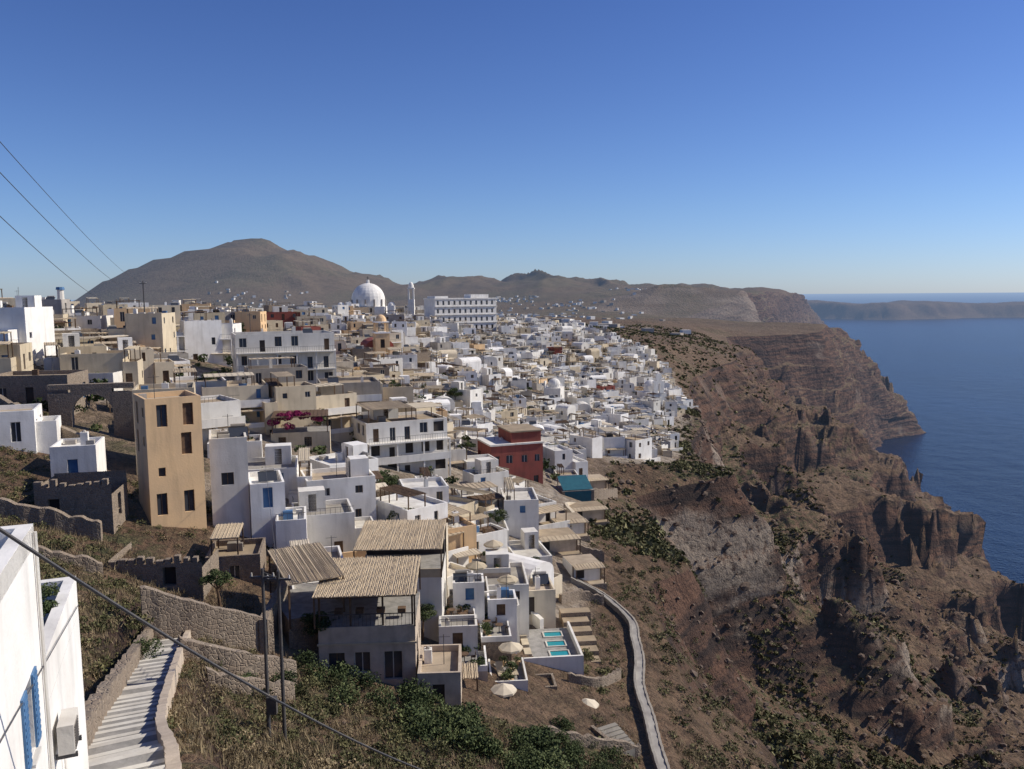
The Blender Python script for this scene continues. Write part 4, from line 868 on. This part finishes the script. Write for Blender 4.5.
for a,b,c in pots:m.cyl(a,b,c+.004,c+.4,.16,.22,8,'ochre')
m.obj('terracotta_pots')
zb_=gz(-30,115)
foliage('bougainvillea',[(-32,113,zb_+4.6),(-30.5,113,zb_+4.9),(-29,113.6,zb_+4.7),(-33.2,112.6,zb_+4.0),(-27.6,114,zb_+4.3),(-31,112.4,zb_+3.5)],[1.3,1.5,1.2,1.1,1.1,1.0],900,.11,LB)
foliage('garden_shrub',[(-10.6,17.8,ZC-7.0),(-10.9,18.4,ZC-6.8)],[.4,.35],700,.13,LG)
q=[]
for k in range(850):
    y=U(92,480);x=U(-.6*y,lim(y)-2);q.append((x,y,gz(x,y)+U(.5,2)))
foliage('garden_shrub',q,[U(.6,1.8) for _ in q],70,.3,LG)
q=pick(area*(Yg<66)*(Yg>14),24000);nb=len(q);nl=9
hgt=rng.uniform(.15,.6,(nb,nl,1));off=rng.normal(0,.14,(nb,nl,3));off[:,:,2]=0;ln=rng.normal(0,.16,(nb,nl,3));ln[:,:,2]=0
b0=q[:,None,:]+off;sd=rng.normal(0,.014,(nb,nl,3));sd[:,:,2]=0
V=np.stack([b0-sd,b0+sd,b0+ln+hgt*np.array([0,0,1.0])],2).reshape(-1,3)
o=bulk('dry_grass',V,np.arange(len(V)).reshape(-1,3),[LD]);at=o.data.attributes.new('tone','FLOAT','POINT');at.data.foreach_set('value',np.repeat(rng.uniform(.4,1,nb*nl),3).astype(np.float32))
q=pick(area*(.3+sst(.5,1.2,Tsl))*(Yg<380),6000);ph=(1+5**.5)/2
ico=np.array([(-1,ph,0),(1,ph,0),(-1,-ph,0),(1,-ph,0),(0,-1,ph),(0,1,ph),(0,-1,-ph),(0,1,-ph),(ph,0,-1),(ph,0,1),(-ph,0,-1),(-ph,0,1)])/1.9
icf=np.array([(0,11,5),(0,5,1),(0,1,7),(0,7,10),(0,10,11),(1,5,9),(5,11,4),(11,10,2),(10,7,6),(7,1,8),(3,9,4),(3,4,2),(3,2,6),(3,6,8),(3,8,9),(4,9,5),(2,4,11),(6,2,10),(8,6,7),(9,8,1)])
s=(rng.uniform(.08,.4,len(q))*np.clip(q[:,1]/80,.4,2.6))*np.where(rng.random(len(q))<.04,2.2,1)
V=q[:,None,:]+ico[None]*rng.uniform(.6,1.3,(len(q),12,1))*s[:,None,None]*np.array([1,1,.7])
Fr=(icf[None]+12*np.arange(len(q))[:,None,None]).reshape(-1,3)
rm_=plain('loose_rock',(.18,.13,.095),(.09,.068,.055),1.5,.95,.4,4,False)
bulk('loose_rocks',V.reshape(-1,3),Fr,[rm_])
# ------------------------------------------------------------ light, sky, camera
SE,SR=rad(38),rad(77)
w=bpy.data.worlds.new('World');scene.world=w;w.use_nodes=True;nt=w.node_tree;bg=nt.nodes['Background']
sk=nt.nodes.new('ShaderNodeTexSky');sk.sky_type='NISHITA';sk.sun_disc=False;sk.sun_elevation=SE;sk.sun_rotation=SR;sk.altitude=260;sk.air_density=1.0;sk.dust_density=.3;sk.ozone_density=3
tc=nt.nodes.new('ShaderNodeTexCoord');sz=nt.nodes.new('ShaderNodeSeparateXYZ');nt.links.new(tc.outputs['Generated'],sz.inputs[0])
cr=nt.nodes.new('ShaderNodeValToRGB');e=cr.color_ramp.elements
e[0].position=0;e[0].color=(.54,.66,1.0,1);e[1].position=.45;e[1].color=(.32,.43,.76,1)
q=e.new(.10);q.color=(.50,.62,.90,1);q=e.new(.22);q.color=(.43,.54,.84,1)
nt.links.new(sz.outputs[2],cr.inputs[0])
mu=nt.nodes.new('ShaderNodeMix');mu.data_type='RGBA';mu.blend_type='MULTIPLY';mu.inputs[0].default_value=1
nt.links.new(sk.outputs[0],mu.inputs[6]);nt.links.new(cr.outputs[0],mu.inputs[7])
nt.links.new(mu.outputs[2],bg.inputs[0]);bg.inputs[1].default_value=.125
sl=bpy.data.lights.new('sun','SUN');sl.energy=5.0;sl.angle=rad(.5);sl.color=(1,.93,.82);so=bpy.data.objects.new('sun',sl);scene.collection.objects.link(so)
from mathutils import Vector,Matrix
dv=Vector((math.sin(SR)*math.cos(SE),math.cos(SR)*math.cos(SE),math.sin(SE)));so.rotation_euler=dv.to_track_quat('Z','Y').to_euler();so.location=(200,0,500)
cam=bpy.data.cameras.new('camera');cam.sensor_width=36;cam.lens=28.8;cam.clip_end=300000;cam.clip_start=.1
co=bpy.data.objects.new('camera',cam);scene.collection.objects.link(co);co.location=(0,0,ZC)
co.matrix_world=Matrix.Translation((0,0,ZC))@Matrix.Rotation(rad(90-6.25),4,'X')@Matrix.Rotation(rad(-.45),4,'Z')
scene.camera=co
scene.view_settings.view_transform='Standard';scene.view_settings.look='None';scene.view_settings.exposure=0
